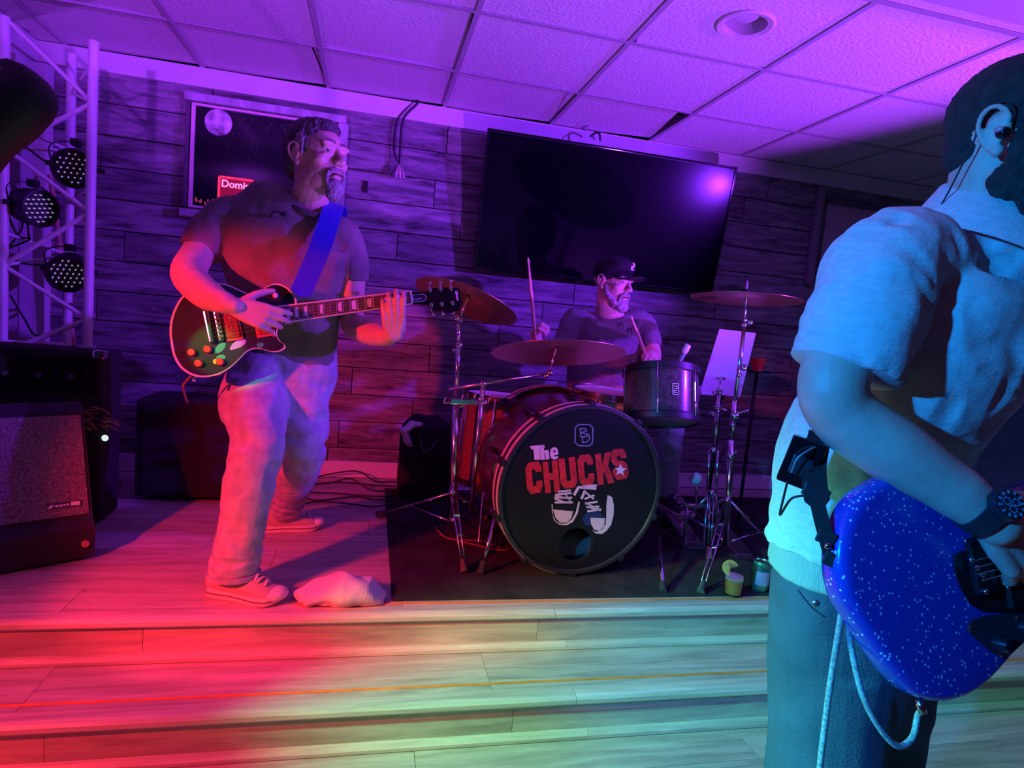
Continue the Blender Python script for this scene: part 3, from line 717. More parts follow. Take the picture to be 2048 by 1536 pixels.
# loose cables on the floor by the back wall
rs = random.Random(21)
ordn = ['nearest the baseboard', 'second out from the baseboard', 'third out from the baseboard', 'fourth out from the baseboard', 'fifth out from the baseboard', 'farthest out from the baseboard']
for i in range(6):
    yy = 3.52 - i * 0.095; pts = []
    for j in range(7):
        pts.append(V((-0.42 + j * 0.125 + rs.uniform(-0.03, 0.03), yy + rs.uniform(-0.04, 0.04), 0.011 + 0.0035 * (i % 3))))
    if i in (0, 2): pts[3].z += 0.05; pts[2].z += 0.02
    o = B().tube(crv(pts, 6), 0.0045, 6).build('floor_cable', black, None, True); tag(o, 'black floor cable behind the guitarist, ' + ordn[i], 'cable', 'loose cables on the stage floor')
for i, pts in enumerate(([(880, 1070), (930, 1085), (1000, 1100), (1020, 1098)], [(870, 1055), (900, 1078), (960, 1082), (1000, 1095)])):
    o = B().tube(crv([at(*p, z=0.011 + 0.004 * i) for p in pts], 8), 0.004, 6).build('floor_cable', mat('cable_red', (0.22, 0.08, 0.08), 0.6), None, True)
    tag(o, ('reddish cable' if i else 'thin reddish cable') + (' curving over the mat to the bass drum' if i else ' lying nearest the bass drum on the mat'), 'cable')
# ------------------------------------------------------------------ drum kit
shell_dark = mat('drum_shell', (0.045, 0.032, 0.03), 0.25, vary=0.4, vscale=30, stretch=(1, 1, 8), coat=0.5)
shell_red_lit = mat('drum_shell_red_lit', (0.20, 0.05, 0.035), 0.3, vary=0.3, vscale=20, stretch=(1, 1, 6), coat=0.4)  # red stage light put into the shell colour
head_black = mat('drum_head_black', (0.012, 0.014, 0.016), 0.4, spec=0.3)
head_white = mat('drum_head_white', (0.75, 0.73, 0.72), 0.5)
hoop_light = mat('hoop_light', (0.62, 0.55, 0.50), 0.35)
MATZ = 0.006

# bass drum
BN = V((0.07, -1.0, -0.04)).normalized()
BC = at(1163, 990, y=2.2); BC.z = 0.350
bfr = frame(BN, (1, 0, 0))
def bp(px, py, off=0.0): return on_plane(px, py, BC + BN * off, BN) 
bd = thing('bass_drum', 'black bass drum with printed band name on its front head', 'drum', (BC.x, BC.y + 0.2, MATZ))
RH = 0.336
B().lathe([(0.318, -0.42), (0.318, -0.03), (0.312, -0.03), (0.312, -0.42)], BC, bfr, 64).build('shell', shell_dark, bd, True, 40)
def hoop(z0, z1):
    w3 = (z1 - z0) / 3
    for i, m_ in enumerate((hoop_light, black, hoop_light)):
        a, b = z0 + w3 * i, z0 + w3 * (i + 1)
        B().lathe([(RH - 0.014, a), (RH, a + 0.001), (RH, b - 0.001), (RH - 0.014, b)], BC, bfr, 72).build('hoop', m_, bd, True, 40)
    B().lathe([(RH - 0.016, z1 - 0.001), (RH - 0.001, z1 - 0.001), (RH - 0.003, z1 + 0.004), (RH - 0.016, z1 + 0.004), (RH - 0.02, z1 - 0.004)], BC, bfr, 72).build('hoop_rim', mat('rim_black', (0.03, 0.035, 0.035), 0.3), bd, True, 40)
hoop(-0.066, 0.006); hoop(-0.47, -0.42)
# front head with port hole
HC = bfr.inverted() @ (bp(1151, 1089) - BC); hr = 0.066
hb_ = B(); n = 72; ra, rb_ = [], []
for q in range(n):
    an = 2 * pi * q / n; dx, dy = cos(an), sin(an)
    ra.append(hb_.bm.verts.new(BC + bfr @ V((HC.x + hr * dx, HC.y + hr * dy, 0.0))))
    # ray from hole centre to outer circle
    bq = HC.x * dx + HC.y * dy; cq = HC.x ** 2 + HC.y ** 2 - 0.322 ** 2; tq = -bq + math.sqrt(bq * bq - cq)
    rb_.append(hb_.bm.verts.new(BC + bfr @ V((HC.x + tq * dx, HC.y + tq * dy, 0.0))))
for q in range(n): hb_._f([ra[q], ra[(q + 1) % n], rb_[(q + 1) % n], rb_[q]])
hd = hb_.build('front_head', head_black, bd)
B().lathe([(hr, -0.004), (hr + 0.006, 0.001), (hr + 0.012, 0.001), (hr + 0.012, -0.001)], BC + bfr @ V((HC.x, HC.y, 0)), bfr, 40).build('port_ring', black, bd, True, 40)
B().lathe([(0, -0.40), (0.31, -0.40), (0.31, -0.395), (0, -0.395)], BC, bfr, 48).build('back_head', head_black, bd)
B().ell(BC + bfr @ V((HC.x + 0.10, HC.y - 0.085, -0.16)), (0.16, 0.075, 0.06), bfr).build('damping_pillow', mat('pillow_cream', (0.75, 0.65, 0.5), 0.9), bd, True)
for q in range(10):   # lugs, rods and claws
    an = 2 * pi * (q + 0.5) / 10; d = bfr @ V((cos(an), sin(an), 0)); tq = bfr @ V((-sin(an), cos(an), 0))
    rr_ = M((tq, BN, d)).transposed()
    B().box(BC + d * (RH + 0.006) - BN * 0.018, (0.026, 0.062, 0.016), rr_, 0.004).build('claw', black, bd)
    B().tube([BC + d * (RH + 0.010) - BN * 0.02, BC + d * (RH + 0.004) - BN * 0.18], 0.0035, 8).build('tension_rod', chrome, bd, True)
    B().box(BC + d * 0.33 - BN * 0.19, (0.022, 0.05, 0.026), rr_, 0.005).build('lug', black, bd)
pz = 0.0010
PF = B(); PFN = BN * 0.0006
def poly_print(name, pl, m_, par_=bd, off=pz, scale=4.043, ox=960, oy=800):
    b_ = B()
    for pts in pl: b_.prism([bp(ox + x / scale, oy + y / scale, off) for x, y in pts], PFN)
    return b_.build(name, m_, par_)
LET = {'C': [(.95, .66), (.95, .82), (.78, 1), (.2, 1), (0, .82), (0, .18), (.2, 0), (.78, 0), (.95, .18), (.95, .38), (.58, .38), (.58, .24), (.37, .24), (.37, .76), (.58, .76), (.58, .66)],
       'H': [(0, 0), (.37, 0), (.37, .4), (.6, .4), (.6, 0), (.97, 0), (.97, 1), (.6, 1), (.6, .62), (.37, .62), (.37, 1), (0, 1)],
       'U': [(0, 1), (0, .18), (.2, 0), (.77, 0), (.97, .18), (.97, 1), (.6, 1), (.6, .24), (.37, .24), (.37, 1)],
       'K': [(0, 0), (.37, 0), (.37, .3), (.45, .42), (.62, 0), (1.02, 0), (.74, .58), (1.0, 1), (.62, 1), (.37, .62), (.37, 1), (0, 1)],
       'S': [(.95, .68), (.95, .82), (.78, 1), (.2, 1), (0, .82), (0, .6), (.16, .46), (.58, .36), (.58, .22), (.37, .22), (.37, .36), (0, .36), (0, .18), (.2, 0), (.78, 0), (.97, .18), (.97, .44), (.8, .56), (.37, .66), (.37, .78), (.58, .78), (.58, .68)]}
# corners of each letter in the crop: (bottom-left, bottom-right, top-left, top-right)
cells = [((385, 765), (515, 742), (362, 512), (500, 490)), ((528, 755), (652, 738), (505, 505), (628, 485)), ((658, 722), (798, 702), (632, 478), (770, 458)),
         ((808, 702), (938, 684), (782, 450), (912, 432)), ((955, 690), (1085, 668), (928, 440), (1060, 418)), ((1082, 650), (1212, 632), (1052, 402), (1182, 388))]
ch = []
for l, (a, b, c_, d) in zip('CHUCKS', cells):
    ch.append([(a[0] * (1 - u) * (1 - v) + b[0] * u * (1 - v) + c_[0] * (1 - u) * v + d[0] * u * v, a[1] * (1 - u) * (1 - v) + b[1] * u * (1 - v) + c_[1] * (1 - u) * v + d[1] * u * v) for u, v in LET[l]])
poly_print('lettering_chucks', ch, red_print)['label'] = 'red block lettering CHUCKS'
tT = [[(415, 400), (405, 372), (520, 362), (524, 386), (482, 390), (488, 482), (440, 484), (432, 398)]]
th = [[(492, 484), (484, 372), (515, 370), (518, 408), (545, 402), (556, 414), (562, 478), (532, 481), (527, 432), (520, 432), (524, 482)]]
te = [[(575, 470), (566, 440), (570, 400), (595, 380), (622, 388), (632, 420), (632, 442), (598, 446), (602, 458), (632, 452), (628, 474), (600, 482)]]
poly_print('lettering_the', tT + th + te, white_m)
poly_print('lettering_gap', [[(596, 404), (607, 404), (608, 424), (596, 425)]], head_black, off=0.0017)
stp = [(1135 + (52 if k_ % 2 == 0 else 22) * sin(pi * k_ / 5 + 0.05), 567 - (52 if k_ % 2 == 0 else 22) * cos(pi * k_ / 5 + 0.05)) for k_ in range(10)]
poly_print('star_print', [stp], white_m, off=0.0018)
cream = mat('print_cream', (0.80, 0.80, 0.72), 0.6)
def seg(a, b, w_):
    dx, dy = b[0] - a[0], b[1] - a[1]; L = math.hypot(dx, dy); nx, ny = -dy / L * w_ / 2, dx / L * w_ / 2
    return [(a[0] + nx, a[1] + ny), (b[0] + nx, b[1] + ny), (b[0] - nx, b[1] - ny), (a[0] - nx, a[1] - ny)]
poly_print('sneaker_toe_print', [[(588, 884), (752, 900), (738, 955), (705, 990), (650, 992), (612, 955)]], cream)
poly_print('sneaker_toe_print', [[(893, 952), (1010, 955), (1002, 1018), (965, 1058), (922, 1048), (897, 1000)]], cream)
poly_print('sneaker_sole_print', [[(578, 845), (588, 845), (588, 930), (612, 978), (650, 1000), (702, 997), (744, 965), (775, 905), (795, 822), (808, 826), (790, 915), (752, 985), (702, 1012), (646, 1010), (600, 975), (584, 920)]], cream, off=0.0013)
poly_print('sneaker_sole_print', [[(1032, 768), (1068, 785), (1082, 850), (1080, 925), (1060, 1010), (1020, 1060), (985, 1084), (938, 1080), (905, 1052), (940, 1066), (985, 1048), (1015, 1005), (1022, 940), (1022, 850)]], cream, off=0.0013)
lac = [seg((605, 828), (750, 828), 16), seg((605, 800), (690, 828), 14), seg((600, 790), (745, 790), 16), seg((605, 770), (700, 795), 14), seg((612, 765), (740, 752), 16), seg((630, 742), (735, 730), 14), seg((690, 760), (740, 830), 10),
       seg((868, 900), (980, 885), 16), seg((862, 868), (965, 860), 15), seg((850, 838), (950, 822), 15), seg((845, 800), (925, 770), 15), seg((760, 770), (800, 700), 22), seg((800, 705), (940, 715), 22), seg((830, 700), (945, 690), 16), seg((820, 800), (850, 730), 20), seg((845, 740), (920, 800), 14), seg((850, 830), (960, 880), 11), seg((860, 860), (975, 895), 11)]
poly_print('sneaker_lace_print', lac, white_m, off=0.0015)
poly_print('sneaker_body_print', [[(825, 960), (860, 910), (960, 905), (1010, 950), (893, 952), (895, 1020), (850, 1010)]], mat('print_navy', (0.02, 0.05, 0.16), 0.5), off=0.0008)
teal = mat('print_teal', (0.22, 0.36, 0.42), 0.5)
oc = [(795, 198), (885, 198), (912, 225), (910, 345), (882, 372), (795, 368), (768, 342), (770, 225)]
poly_print('emblem_print', [seg(oc[i], oc[(i + 1) % 8], 9) for i in range(8)], teal)
poly_print('emblem_letters', [seg((810, 228), (815, 300), 9), seg((800, 230), (855, 232), 8), seg((855, 232), (862, 250), 8), seg((862, 250), (815, 265), 8), seg((815, 265), (865, 275), 8), seg((865, 275), (868, 292), 8), seg((868, 292), (818, 300), 8),
           seg((828, 300), (830, 345), 9), seg((825, 345), (865, 340), 8), seg((865, 340), (885, 315), 8), seg((885, 315), (880, 280), 8), seg((880, 280), (868, 274), 8)], teal)
# spurs
for pts in (((992, 1030), (962, 1145)), ((1318, 1075), (1327, 1182))):
    a = bp(*pts[0], -0.12); b = at(*pts[1], z=0.012)
    B().tube([a, b], [0.009, 0.008], 12).build('spur', chrome, bd, True)
    B().tube([b + (a - b).normalized() * 0.045, b - V((0, 0, 0.003))], [0.013, 0.014], 12).build('spur_foot', dark_rubber, bd, True, 40)

# mounted tom
def drum(name, label, c, axis, r, h, shell, lugs, hoopm, top_m, a_off=0.2):
    axis = V(axis).normalized(); f = frame(axis, (1, 0, 0)); c = V(c)
    t = thing(name, label, 'drum', c - axis * h / 2)
    B().lathe([(r, -h / 2), (r, h / 2), (r - 0.006, h / 2), (r - 0.006, -h / 2), (r, -h / 2)], c, f, 48).build('shell', shell, t, True, 40)
    for sg, m_ in ((1, top_m), (-1, head_black if top_m is head_black else mat('head_clear', (0.22, 0.16, 0.2), 0.35))):
        B().lathe([(0, sg * (h / 2 + 0.006)), (r - 0.002, sg * (h / 2 + 0.006)), (r, sg * h / 2)], c, f, 48).build('drum_head', m_, t, True, 30)
        B().lathe([(r - 0.004, sg * (h / 2 + 0.012)), (r + 0.008, sg * (h / 2 + 0.012)), (r + 0.008, sg * (h / 2 - 0.012)), (r + 0.013, sg * (h / 2 - 0.014)), (r + 0.013, sg * (h / 2 - 0.017)), (r + 0.003, sg * (h / 2 - 0.014))], c, f, 48).build('rim', hoopm, t, True, 40)
    for q in range(lugs):
        an = 2 * pi * q / lugs + a_off; d = f @ V((cos(an), sin(an), 0)); tq = f @ V((-sin(an), cos(an), 0)); rr_ = M((tq, d, axis)).transposed()
        B().box(c + d * (r + 0.007), (0.014, 0.016, h * 0.42), rr_, 0.004).build('lug', chrome, t)
        B().tube([c + d * (r + 0.011) - axis * (h / 2 - 0.004), c + d * (r + 0.011) + axis * (h / 2 + 0.004)], 0.0036, 8).build('tension_rod', chrome, t, True)
    return t, f
TC = at(1322, 792, y=2.40); tax = V((0.04, 0.30, 0.95))
tom, tf = drum('rack_tom', 'dark sparkle tom drum mounted above the bass drum', TC, tax, 0.152, 0.205, mat('tom_shell', (0.055, 0.05, 0.045), 0.28, vary=0.5, vscale=60, coat=0.6), 6, black, head_white, -2.12)
td = (at(1360, 796, y=2.2) - TC).normalized(); tn = V((td.x, td.y, 0)).normalized(); tn = (tn - tax.normalized() * tn.dot(tax.normalized())).normalized(); tu = tax.normalized()
bq = TC + tn * 0.1545 + tu * 0.0; bxx = tu.cross(tn).normalized()
bdg = B()
for (u0, v0, u1, v1) in ((-.012, .022, .012, .022), (-.012, -.022, .012, -.022), (-.012, .022, -.012, -.022), (.012, .022, .012, -.022), (-.006, .012, .006, .012), (.006, .012, .006, .002), (-.006, .002, .006, .002), (-.006, -.006, .006, -.006), (-.006, -.006, -.006, -.014), (-.006, -.014, .006, -.014)):
    bdg.tube([bq + bxx * u0 + tu * v0 - tn * 0.0, bq + bxx * u1 + tu * v1], 0.0013, 6)
bdg.build('badge', white_m, tom)
B().tube(crv([TC - tn * 0.05 + V((0.02, 0.1, -0.06)), TC + V((-0.02, 0.1, -0.16)), V((BC.x + 0.22, BC.y + 0.25, 0.60))]), 0.012, 10).build('mount_arm', chrome, tom, True)
B().box(TC + V((0.165, 0.02, 0.02)), (0.03, 0.05, 0.07), None, 0.006).build('mount_bracket', black, tom)

snr, _ = drum('snare_drum', 'cream snare drum seen between the drummer and the tom', at(1216, 812, y=2.66), (0.0, -0.05, 1), 0.165, 0.13, mat('snare_shell', (0.75, 0.52, 0.28), 0.35), 8, chrome, head_white, 0.1)
sc_ = at(1216, 812, y=2.66)
B().tube([sc_ - V((0, 0, 0.07)), (sc_.x, sc_.y, 0.25)], 0.012, 10).build('stand_tube', chrome, snr, True)
for k_ in range(3):
    an = k_ * 2.09 + 0.4; B().tube([(sc_.x, sc_.y, 0.25), (sc_.x + 0.2 * cos(an), sc_.y + 0.2 * sin(an), MATZ + 0.008)], 0.008, 8).build('stand_leg', chrome, snr, True)
    B().tube([(sc_.x, sc_.y, sc_.z - 0.12), (sc_.x + 0.16 * cos(an), sc_.y + 0.16 * sin(an), sc_.z - 0.08)], 0.006, 8).build('basket_arm', chrome, snr, True)

ftc = at(1012, 795, y=2.72); fz = ftc.z
flt, _ = drum('floor_tom', 'floor tom with red light in its shell colour left of the bass drum', (ftc.x, ftc.y, fz - 0.19), (0.05, 0.02, 1), 0.19, 0.38, shell_red_lit, 8, black, head_white, 0.3)
for an in (0.5, 2.6, 4.2):
    B().tube([(ftc.x + 0.205 * cos(an), ftc.y + 0.205 * sin(an), fz - 0.12), (ftc.x + 0.215 * cos(an), ftc.y + 0.215 * sin(an), 0.03), (ftc.x + 0.23 * cos(an), ftc.y + 0.23 * sin(an), MATZ + 0.006)], 0.006, 8).build('leg', chrome, flt, True)
    B().box((ftc.x + 0.2 * cos(an), ftc.y + 0.2 * sin(an), fz - 0.22), (0.03, 0.03, 0.04), None, 0.004).build('leg_bracket', chrome, flt)


def cymbal(label, c, normal, r, r_bell=0.24):
    f = frame(V(normal)); c = V(c); prof = [(0.006, 0.022)]
    for t_ in (0.1, 0.16, 0.2, 0.24): prof.append((r * t_, 0.022 - 0.012 * (t_ / 0.24) ** 2))
    for t_ in (0.4, 0.6, 0.8, 1.0): prof.append((r * t_, 0.010 - 0.020 * ((t_ - 0.24) / 0.76) ** 1.4))
    prof += [(a, b - 0.0014) for a, b in prof[::-1]]
    t = thing('cymbal', label, 'cymbal', c)
    B().lathe(prof, c, f, 56).build('cymbal_plate', brass, t, True, 60)
    B().lathe([(0.006, 0.02), (0.016, 0.021), (0.016, 0.034), (0.006, 0.034)], c, f, 16).build('felt', black_matt, t, True, 40)
    B().lathe([(0, 0.05), (0.007, 0.05), (0.008, 0.034), (0, 0.034)], c, f, 12).build('wing_nut', chrome, t, True, 40)
    return t
c1 = at(934, 600, y=2.5); c2 = at(1116, 703, y=2.45); c3 = at(1491, 594, y=2.45)
n1, n2, n3 = V((0.30, 0.22, 0.93)), V((-0.02, 0.25, 0.97)), V((0.02, 0.06, 1))
cymbal('bronze cymbal behind the guitar headstock', c1, n1, 0.215)
cymbal('large bronze cymbal tilted in front of the drummer', c2, n2, 0.275)
cymbal('bronze cymbal high on the right stand beside the song sheet', c3, n3, 0.235)


def knob(name, p, r, parent, m_=None):
    return B().ell(p, (r, r, r * 0.8), None, 10, 6).build(name, m_ or chrome, parent, True)


def wing(name, p, d, parent, s_=0.014):
    d = V(d).normalized(); return B().tube([p - d * s_, p - d * s_ * 0.3, p + d * s_ * 0.3, p + d * s_], [(0.006, 0.002), (0.004, 0.004), (0.004, 0.004), (0.006, 0.002)], 8).build(name, chrome, parent, True)


def leg(parent, top, low, foot, w_=0.011):
    """double strut leg with rubber foot and a brace back to the lower collar"""
    d = (foot - top).normalized(); s_ = d.cross(V((0, 0, 1))).normalized() * w_
    B().tube([top + s_, foot + s_ * 0.6 - d * 0.03], 0.0042, 8).tube([top - s_, foot - s_ * 0.6 - d * 0.03], 0.0042, 8).build('leg', chrome, parent, True)
    mid = top.lerp(foot, 0.55); B().tube([mid, low], 0.004, 8).build('leg_brace', chrome, parent, True)
    for q in (0.3, 0.55): B().box(top.lerp(foot, q), (0.028, 0.012, 0.012), None, 0.002).build('leg_rivet', chrome, parent)
    fp = B().tube([foot - d * 0.055, foot - d * 0.02, foot + V((0, 0, 0.001))], [(0.013, 0.011), (0.017, 0.014), (0.02, 0.016)], 10)
    fp.build('rubber_foot', rubber_foot_m, parent, True, 40)


# left stand
s1 = thing('cymbal_stand', 'chrome cymbal stand with spread legs left of the bass drum', 'stand', (at(905, 1060, y=2.52).x, 2.52, MATZ))
sb, st, sm_ = at(906, 1050, y=2.52), at(917, 690, y=2.5), at(912, 800, y=2.51)
B().tube([sb, sm_], 0.0145, 12).build('lower_tube', chrome, s1, True)
B().tube([sm_, st], 0.0105, 12).build('upper_tube', chrome, s1, True)
B().tube([at(916, 645, y=2.5), c1 + n1.normalized() * 0.045], 0.005, 8).build('cymbal_rod', chrome, s1, True)
B().tube([st, at(916, 645, y=2.5)], 0.0085, 10).build('tilter_arm', chrome, s1, True)
for p_, r_ in (((918, 690), 0.018), ((913, 636), 0.017), ((922, 640), 0.012), ((912, 806), 0.02), ((908, 700), 0.01), ((906, 985), 0.02), ((908, 1040), 0.017)):
    knob('joint', at(*p_, y=2.49), r_, s1)
colp, lowp = at(907, 985, y=2.52), at(906, 1045, y=2.52)
for ft in (at(757, 1030, z=MATZ), at(929, 1147, z=MATZ), V((0.62, 2.9, MATZ))):
    leg(s1, colp, lowp, ft)
wing('wing_nut', at(893, 806, y=2.47), (1, 0, 0.1), s1); wing('wing_nut', at(925, 812, y=2.47), (1, 0, 0.5), s1)

# boom arm clamped to the left stand
s2 = thing('boom_arm', 'chrome boom arm clamped to the left stand holding the large cymbal', 'stand', at(943, 1020, y=2.44))
B().tube([at(942, 1022, y=2.44), at(966, 770, y=2.44)], 0.0105, 12).build('tube', chrome, s2, True)
B().tube([at(898, 778, y=2.44), at(1098, 747, y=2.44)], 0.0058, 10).build('boom', chrome, s2, True)
B().tube([at(1098, 747, y=2.44), c2 + n2.normalized() * 0.045], 0.0048, 8).build('cymbal_rod', chrome, s2, True)
for p_, r_ in (((966, 768), 0.017), ((1100, 746), 0.015), ((1092, 752), 0.012), ((962, 798), 0.014), ((970, 806), 0.011)): knob('joint', at(*p_, y=2.43), r_, s2)
B().box(at(935, 803, y=2.47), (0.15, 0.03, 0.024), frame((0, 0, 1), (1, 0.1, -0.05)), 0.005).build('clamp', chrome, s2)
for p_ in ((890, 800), (950, 792), (978, 800), (925, 795)): wing('wing_nut', at(*p_, y=2.44), (0.3, 0, 1), s2, 0.012)

# right stands
s3 = thing('cymbal_stand', 'chrome cymbal stand in front of the song sheet', 'stand', (at(1450, 1100, y=2.42).x, 2.42, MATZ))
ub, um, ut = at(1452, 1090, y=2.42), at(1470, 800, y=2.42), at(1483, 700, y=2.43)
B().tube([ub, at(1463, 880, y=2.42)], 0.0145, 12).build('lower_tube', chrome, s3, True)
B().tube([at(1463, 880, y=2.42), um], 0.0115, 12).build('middle_tube', chrome, s3, True)
B().tube([um, at(1489, 650, y=2.44)], 0.0085, 10).build('upper_tube', chrome, s3, True)
B().tube([at(1489, 650, y=2.44), c3 + V((0, 0, 0.07))], 0.005, 8).build('cymbal_rod', chrome, s3, True)
for p_, r_ in (((1488, 650), 0.014), ((1500, 645), 0.015), ((1490, 640), 0.01), ((1487, 735), 0.018), ((1478, 750), 0.014), ((1470, 832), 0.02), ((1461, 912), 0.02), ((1455, 1000), 0.018), ((1465, 850), 0.012)): knob('joint', at(*p_, y=2.40), r_, s3)
for p_ in ((1482, 825), (1493, 822), (1470, 905)): wing('wing_nut', at(*p_, y=2.39), (1, 0, 0.4), s3, 0.016)
for ft in (at(1572, 1118, z=MATZ), at(1401, 1186, z=MATZ), V((1.62, 2.98, MATZ))):
    leg(s3, at(1456, 998, y=2.42), at(1450, 1085, y=2.42), ft, 0.013)

s4 = thing('hi_hat_stand', 'chrome stand with pedal next to the tom', 'stand', (at(1425, 1100, y=2.5).x, 2.5, MATZ))
B().tube([at(1438, 790, y=2.5), at(1428, 905, y=2.5)], 0.009, 10).build('upper_tube', chrome, s4, True)
B().tube([at(1440, 762, y=2.5), at(1437, 795, y=2.5)], 0.005, 8).build('pull_rod', chrome, s4, True)
for px in (1417, 1434):
    B().tube([at(px + 2, 900, y=2.5), at(px - 2, 988, y=2.5)], 0.006, 8).build('frame_rod', chrome, s4, True)
    B().tube([at(px - 2, 988, y=2.5), at(px + 1, 1075, y=2.5)], 0.005, 8).build('frame_rod', chrome, s4, True)
for p_, r_ in (((1441, 757), 0.010), ((1438, 783), 0.016), ((1428, 785), 0.010), ((1436, 815), 0.018), ((1425, 828), 0.014), ((1427, 900), 0.018), ((1424, 985), 0.018), ((1430, 990), 0.012)): knob('joint', at(*p_, y=2.48), r_, s4)
wing('wing_nut', at(1441, 757, y=2.49), (1, 0, 0), s4, 0.022); wing('wing_nut', at(1450, 820, y=2.47), (1, 0, -0.3), s4)
fb = at(1465, 1068, y=2.5); B().box(V((fb.x, 2.5, 0.05)), (0.085, 0.22, 0.012), M.Rotation(R_(14), 3, 'X'), 0.003).build('footboard', chrome, s4)
B().box(V((fb.x, 2.48, MATZ + 0.006)), (0.09, 0.26, 0.010), None, 0.003).build('pedal_base', steel, s4)
for ft in (V((fb.x - 0.18, 2.38, MATZ)), V((fb.x - 0.22, 2.68, MATZ)), V((fb.x + 0.1, 2.72, MATZ))): leg(s4, at(1424, 985, y=2.5), at(1424, 1060, y=2.5), ft, 0.009)
# bass drum pedal hardware between the drum and stands
s5 = thing('pedal', 'metal drum pedal on the mat behind the bass drum', 'pedal', at(1370, 1050, z=MATZ))
pd = at(1372, 1040, z=MATZ); pd.y = 2.62; pd.x = at(1372, 1040, y=2.62).x
B().box((pd.x, pd.y, 0.012), (0.11, 0.28, 0.010), None, 0.003).build('pedal_base', steel, s5)
B().box((pd.x, pd.y + 0.02, 0.06), (0.08, 0.24, 0.010), M.Rotation(R_(15), 3, 'X'), 0.003).build('footboard', chrome, s5)
for sx in (-0.05, 0.05): B().tube([(pd.x + sx, pd.y - 0.1, 0.015), (pd.x + sx, pd.y - 0.08, 0.2)], 0.008, 8).build('post', steel, s5, True)
B().tube([(pd.x - 0.07, pd.y - 0.08, 0.2), (pd.x + 0.07, pd.y - 0.08, 0.2)], 0.009, 10).build('axle', chrome, s5, True)
B().tube([(pd.x, pd.y - 0.08, 0.2), (pd.x - 0.06, pd.y - 0.15, 0.33)], 0.005, 8).build('beater_rod', chrome, s5, True)
B().ell((pd.x - 0.063, pd.y - 0.155, 0.345), 0.028, None, 12, 8).build('beater', mat('felt_pale', (0.6, 0.5, 0.55), 0.9), s5, True)

# song sheet on a black music stand
ms = thing('music_stand', 'black music stand behind the right cymbal stand', 'stand', (at(1455, 1000, y=2.82).x, 2.82, MATZ))
pq = [at(1439, 658, y=2.72), at(1512, 666, y=2.72), at(1480, 795, y=2.68), at(1400, 783, y=2.68)]
pnm = (pq[1] - pq[0]).cross(pq[3] - pq[0]).normalized(); pnm = pnm if pnm.y > 0 else -pnm
B().prism([p + pnm * 0.012 for p in (pq[0].lerp(pq[2], 0.06), pq[1].lerp(pq[3], 0.06), pq[2].lerp(pq[0], 0.06), pq[3].lerp(pq[1], 0.06))], pnm * 0.004).build('desk', black, ms)
mb_ = (pq[0] + pq[1] + pq[2] + pq[3]) / 4
B().tube([mb_ + pnm * 0.02, (mb_.x + 0.01, mb_.y + 0.06, MATZ + 0.1)], 0.009, 10).build('pole', black, ms, True)
for k_ in range(3): an = k_ * 2.09 + 0.9; B().tube([(mb_.x + 0.01, mb_.y + 0.06, 0.14), (mb_.x + 0.01 + 0.22 * cos(an), mb_.y + 0.06 + 0.22 * sin(an), MATZ + 0.006)], 0.006, 8).build('leg', black, ms, True)
lip = pq[3] + V((0.03, -0.008, -0.006)); B().box(lip, (0.075, 0.03, 0.014), frame((0, 0, 1), (1, 0, -0.1)), 0.003).build('lip', mat('lip_grey', (0.45, 0.44, 0.5), 0.4), ms)
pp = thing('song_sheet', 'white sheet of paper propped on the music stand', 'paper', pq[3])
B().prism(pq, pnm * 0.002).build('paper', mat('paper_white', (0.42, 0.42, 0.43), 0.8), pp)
pu = (pq[1] - pq[0]).normalized(); pv = (pq[3] - pq[0]).normalized(); ln = B()
for i_, L_ in enumerate((0.10, 0.07)):
    q = pq[0] + pu * 0.02 + pv * (0.028 + 0.018 * i_) - pnm * 0.0008; ln.prism([q, q + pu * L_, q + pu * L_ + pv * 0.003, q + pv * 0.003], -pnm * 0.0003)
ln.build('faint_print', mat('print_faint', (0.5, 0.48, 0.5), 0.8), pp)

# microphone aimed at the tom
mk = thing('microphone', 'slim microphone with silver head aimed across the tom', 'microphone', at(1350, 740, y=2.5))
m0, m1, m2 = at(1352, 738, y=2.5), at(1368, 706, y=2.47), at(1377, 689, y=2.46)
B().tube([m0, m1], [0.007, 0.010], 12).build('body', mat('mic_grey', (0.18, 0.2, 0.2), 0.5), mk, True)
B().tube([m1, m1.lerp(m2, 0.2), m1.lerp(m2, 0.9), m2], [0.010, 0.014, 0.014, 0.010], 14).build('head', mat('mic_silver', (0.75, 0.75, 0.72), 0.4, 0.3), mk, True, 40)
B().tube(crv([m0, m0 + V((-0.01, 0.02, -0.03)), TC + V((0.06, 0.12, 0.1))]), 0.004, 8).build('clip_neck', black, mk, True)

# red cup on a small side tray
ct = at(1514, 742, y=2.85); tr_ = thing('side_tray', 'small round tray on a pole holding the red cup', 'tray', (ct.x, ct.y, MATZ))
B().lathe([(0, -0.006), (0.07, -0.006), (0.074, 0.004), (0.07, 0.004), (0.066, 0.0), (0, 0.0)], ct, None, 28).build('tray_top', black, tr_, True, 40)
B().tube([ct - V((0, 0, 0.006)), (ct.x, ct.y, MATZ + 0.02)], 0.009, 10).build('pole', black, tr_, True)
B().lathe([(0, 0), (0.09, 0), (0.09, 0.01), (0.012, 0.022), (0, 0.022)], (ct.x, ct.y, MATZ), None, 24).build('base', black, tr_, True, 40)
rc = B().lathe([(0, 0.0), (0.028, 0.0), (0.026, 0.012), (0.0295, 0.014), (0.031, 0.045), (0.034, 0.05), (0.037, 0.066), (0.035, 0.066), (0.029, 0.014), (0, 0.006)], ct + V((0, 0, 0.0003)), None, 28)
tag(rc.build('cup', mat('cup_red', (0.75, 0.02, 0.02), 0.35), None, True, 40), 'red plastic cup standing on the small side tray', 'cup')

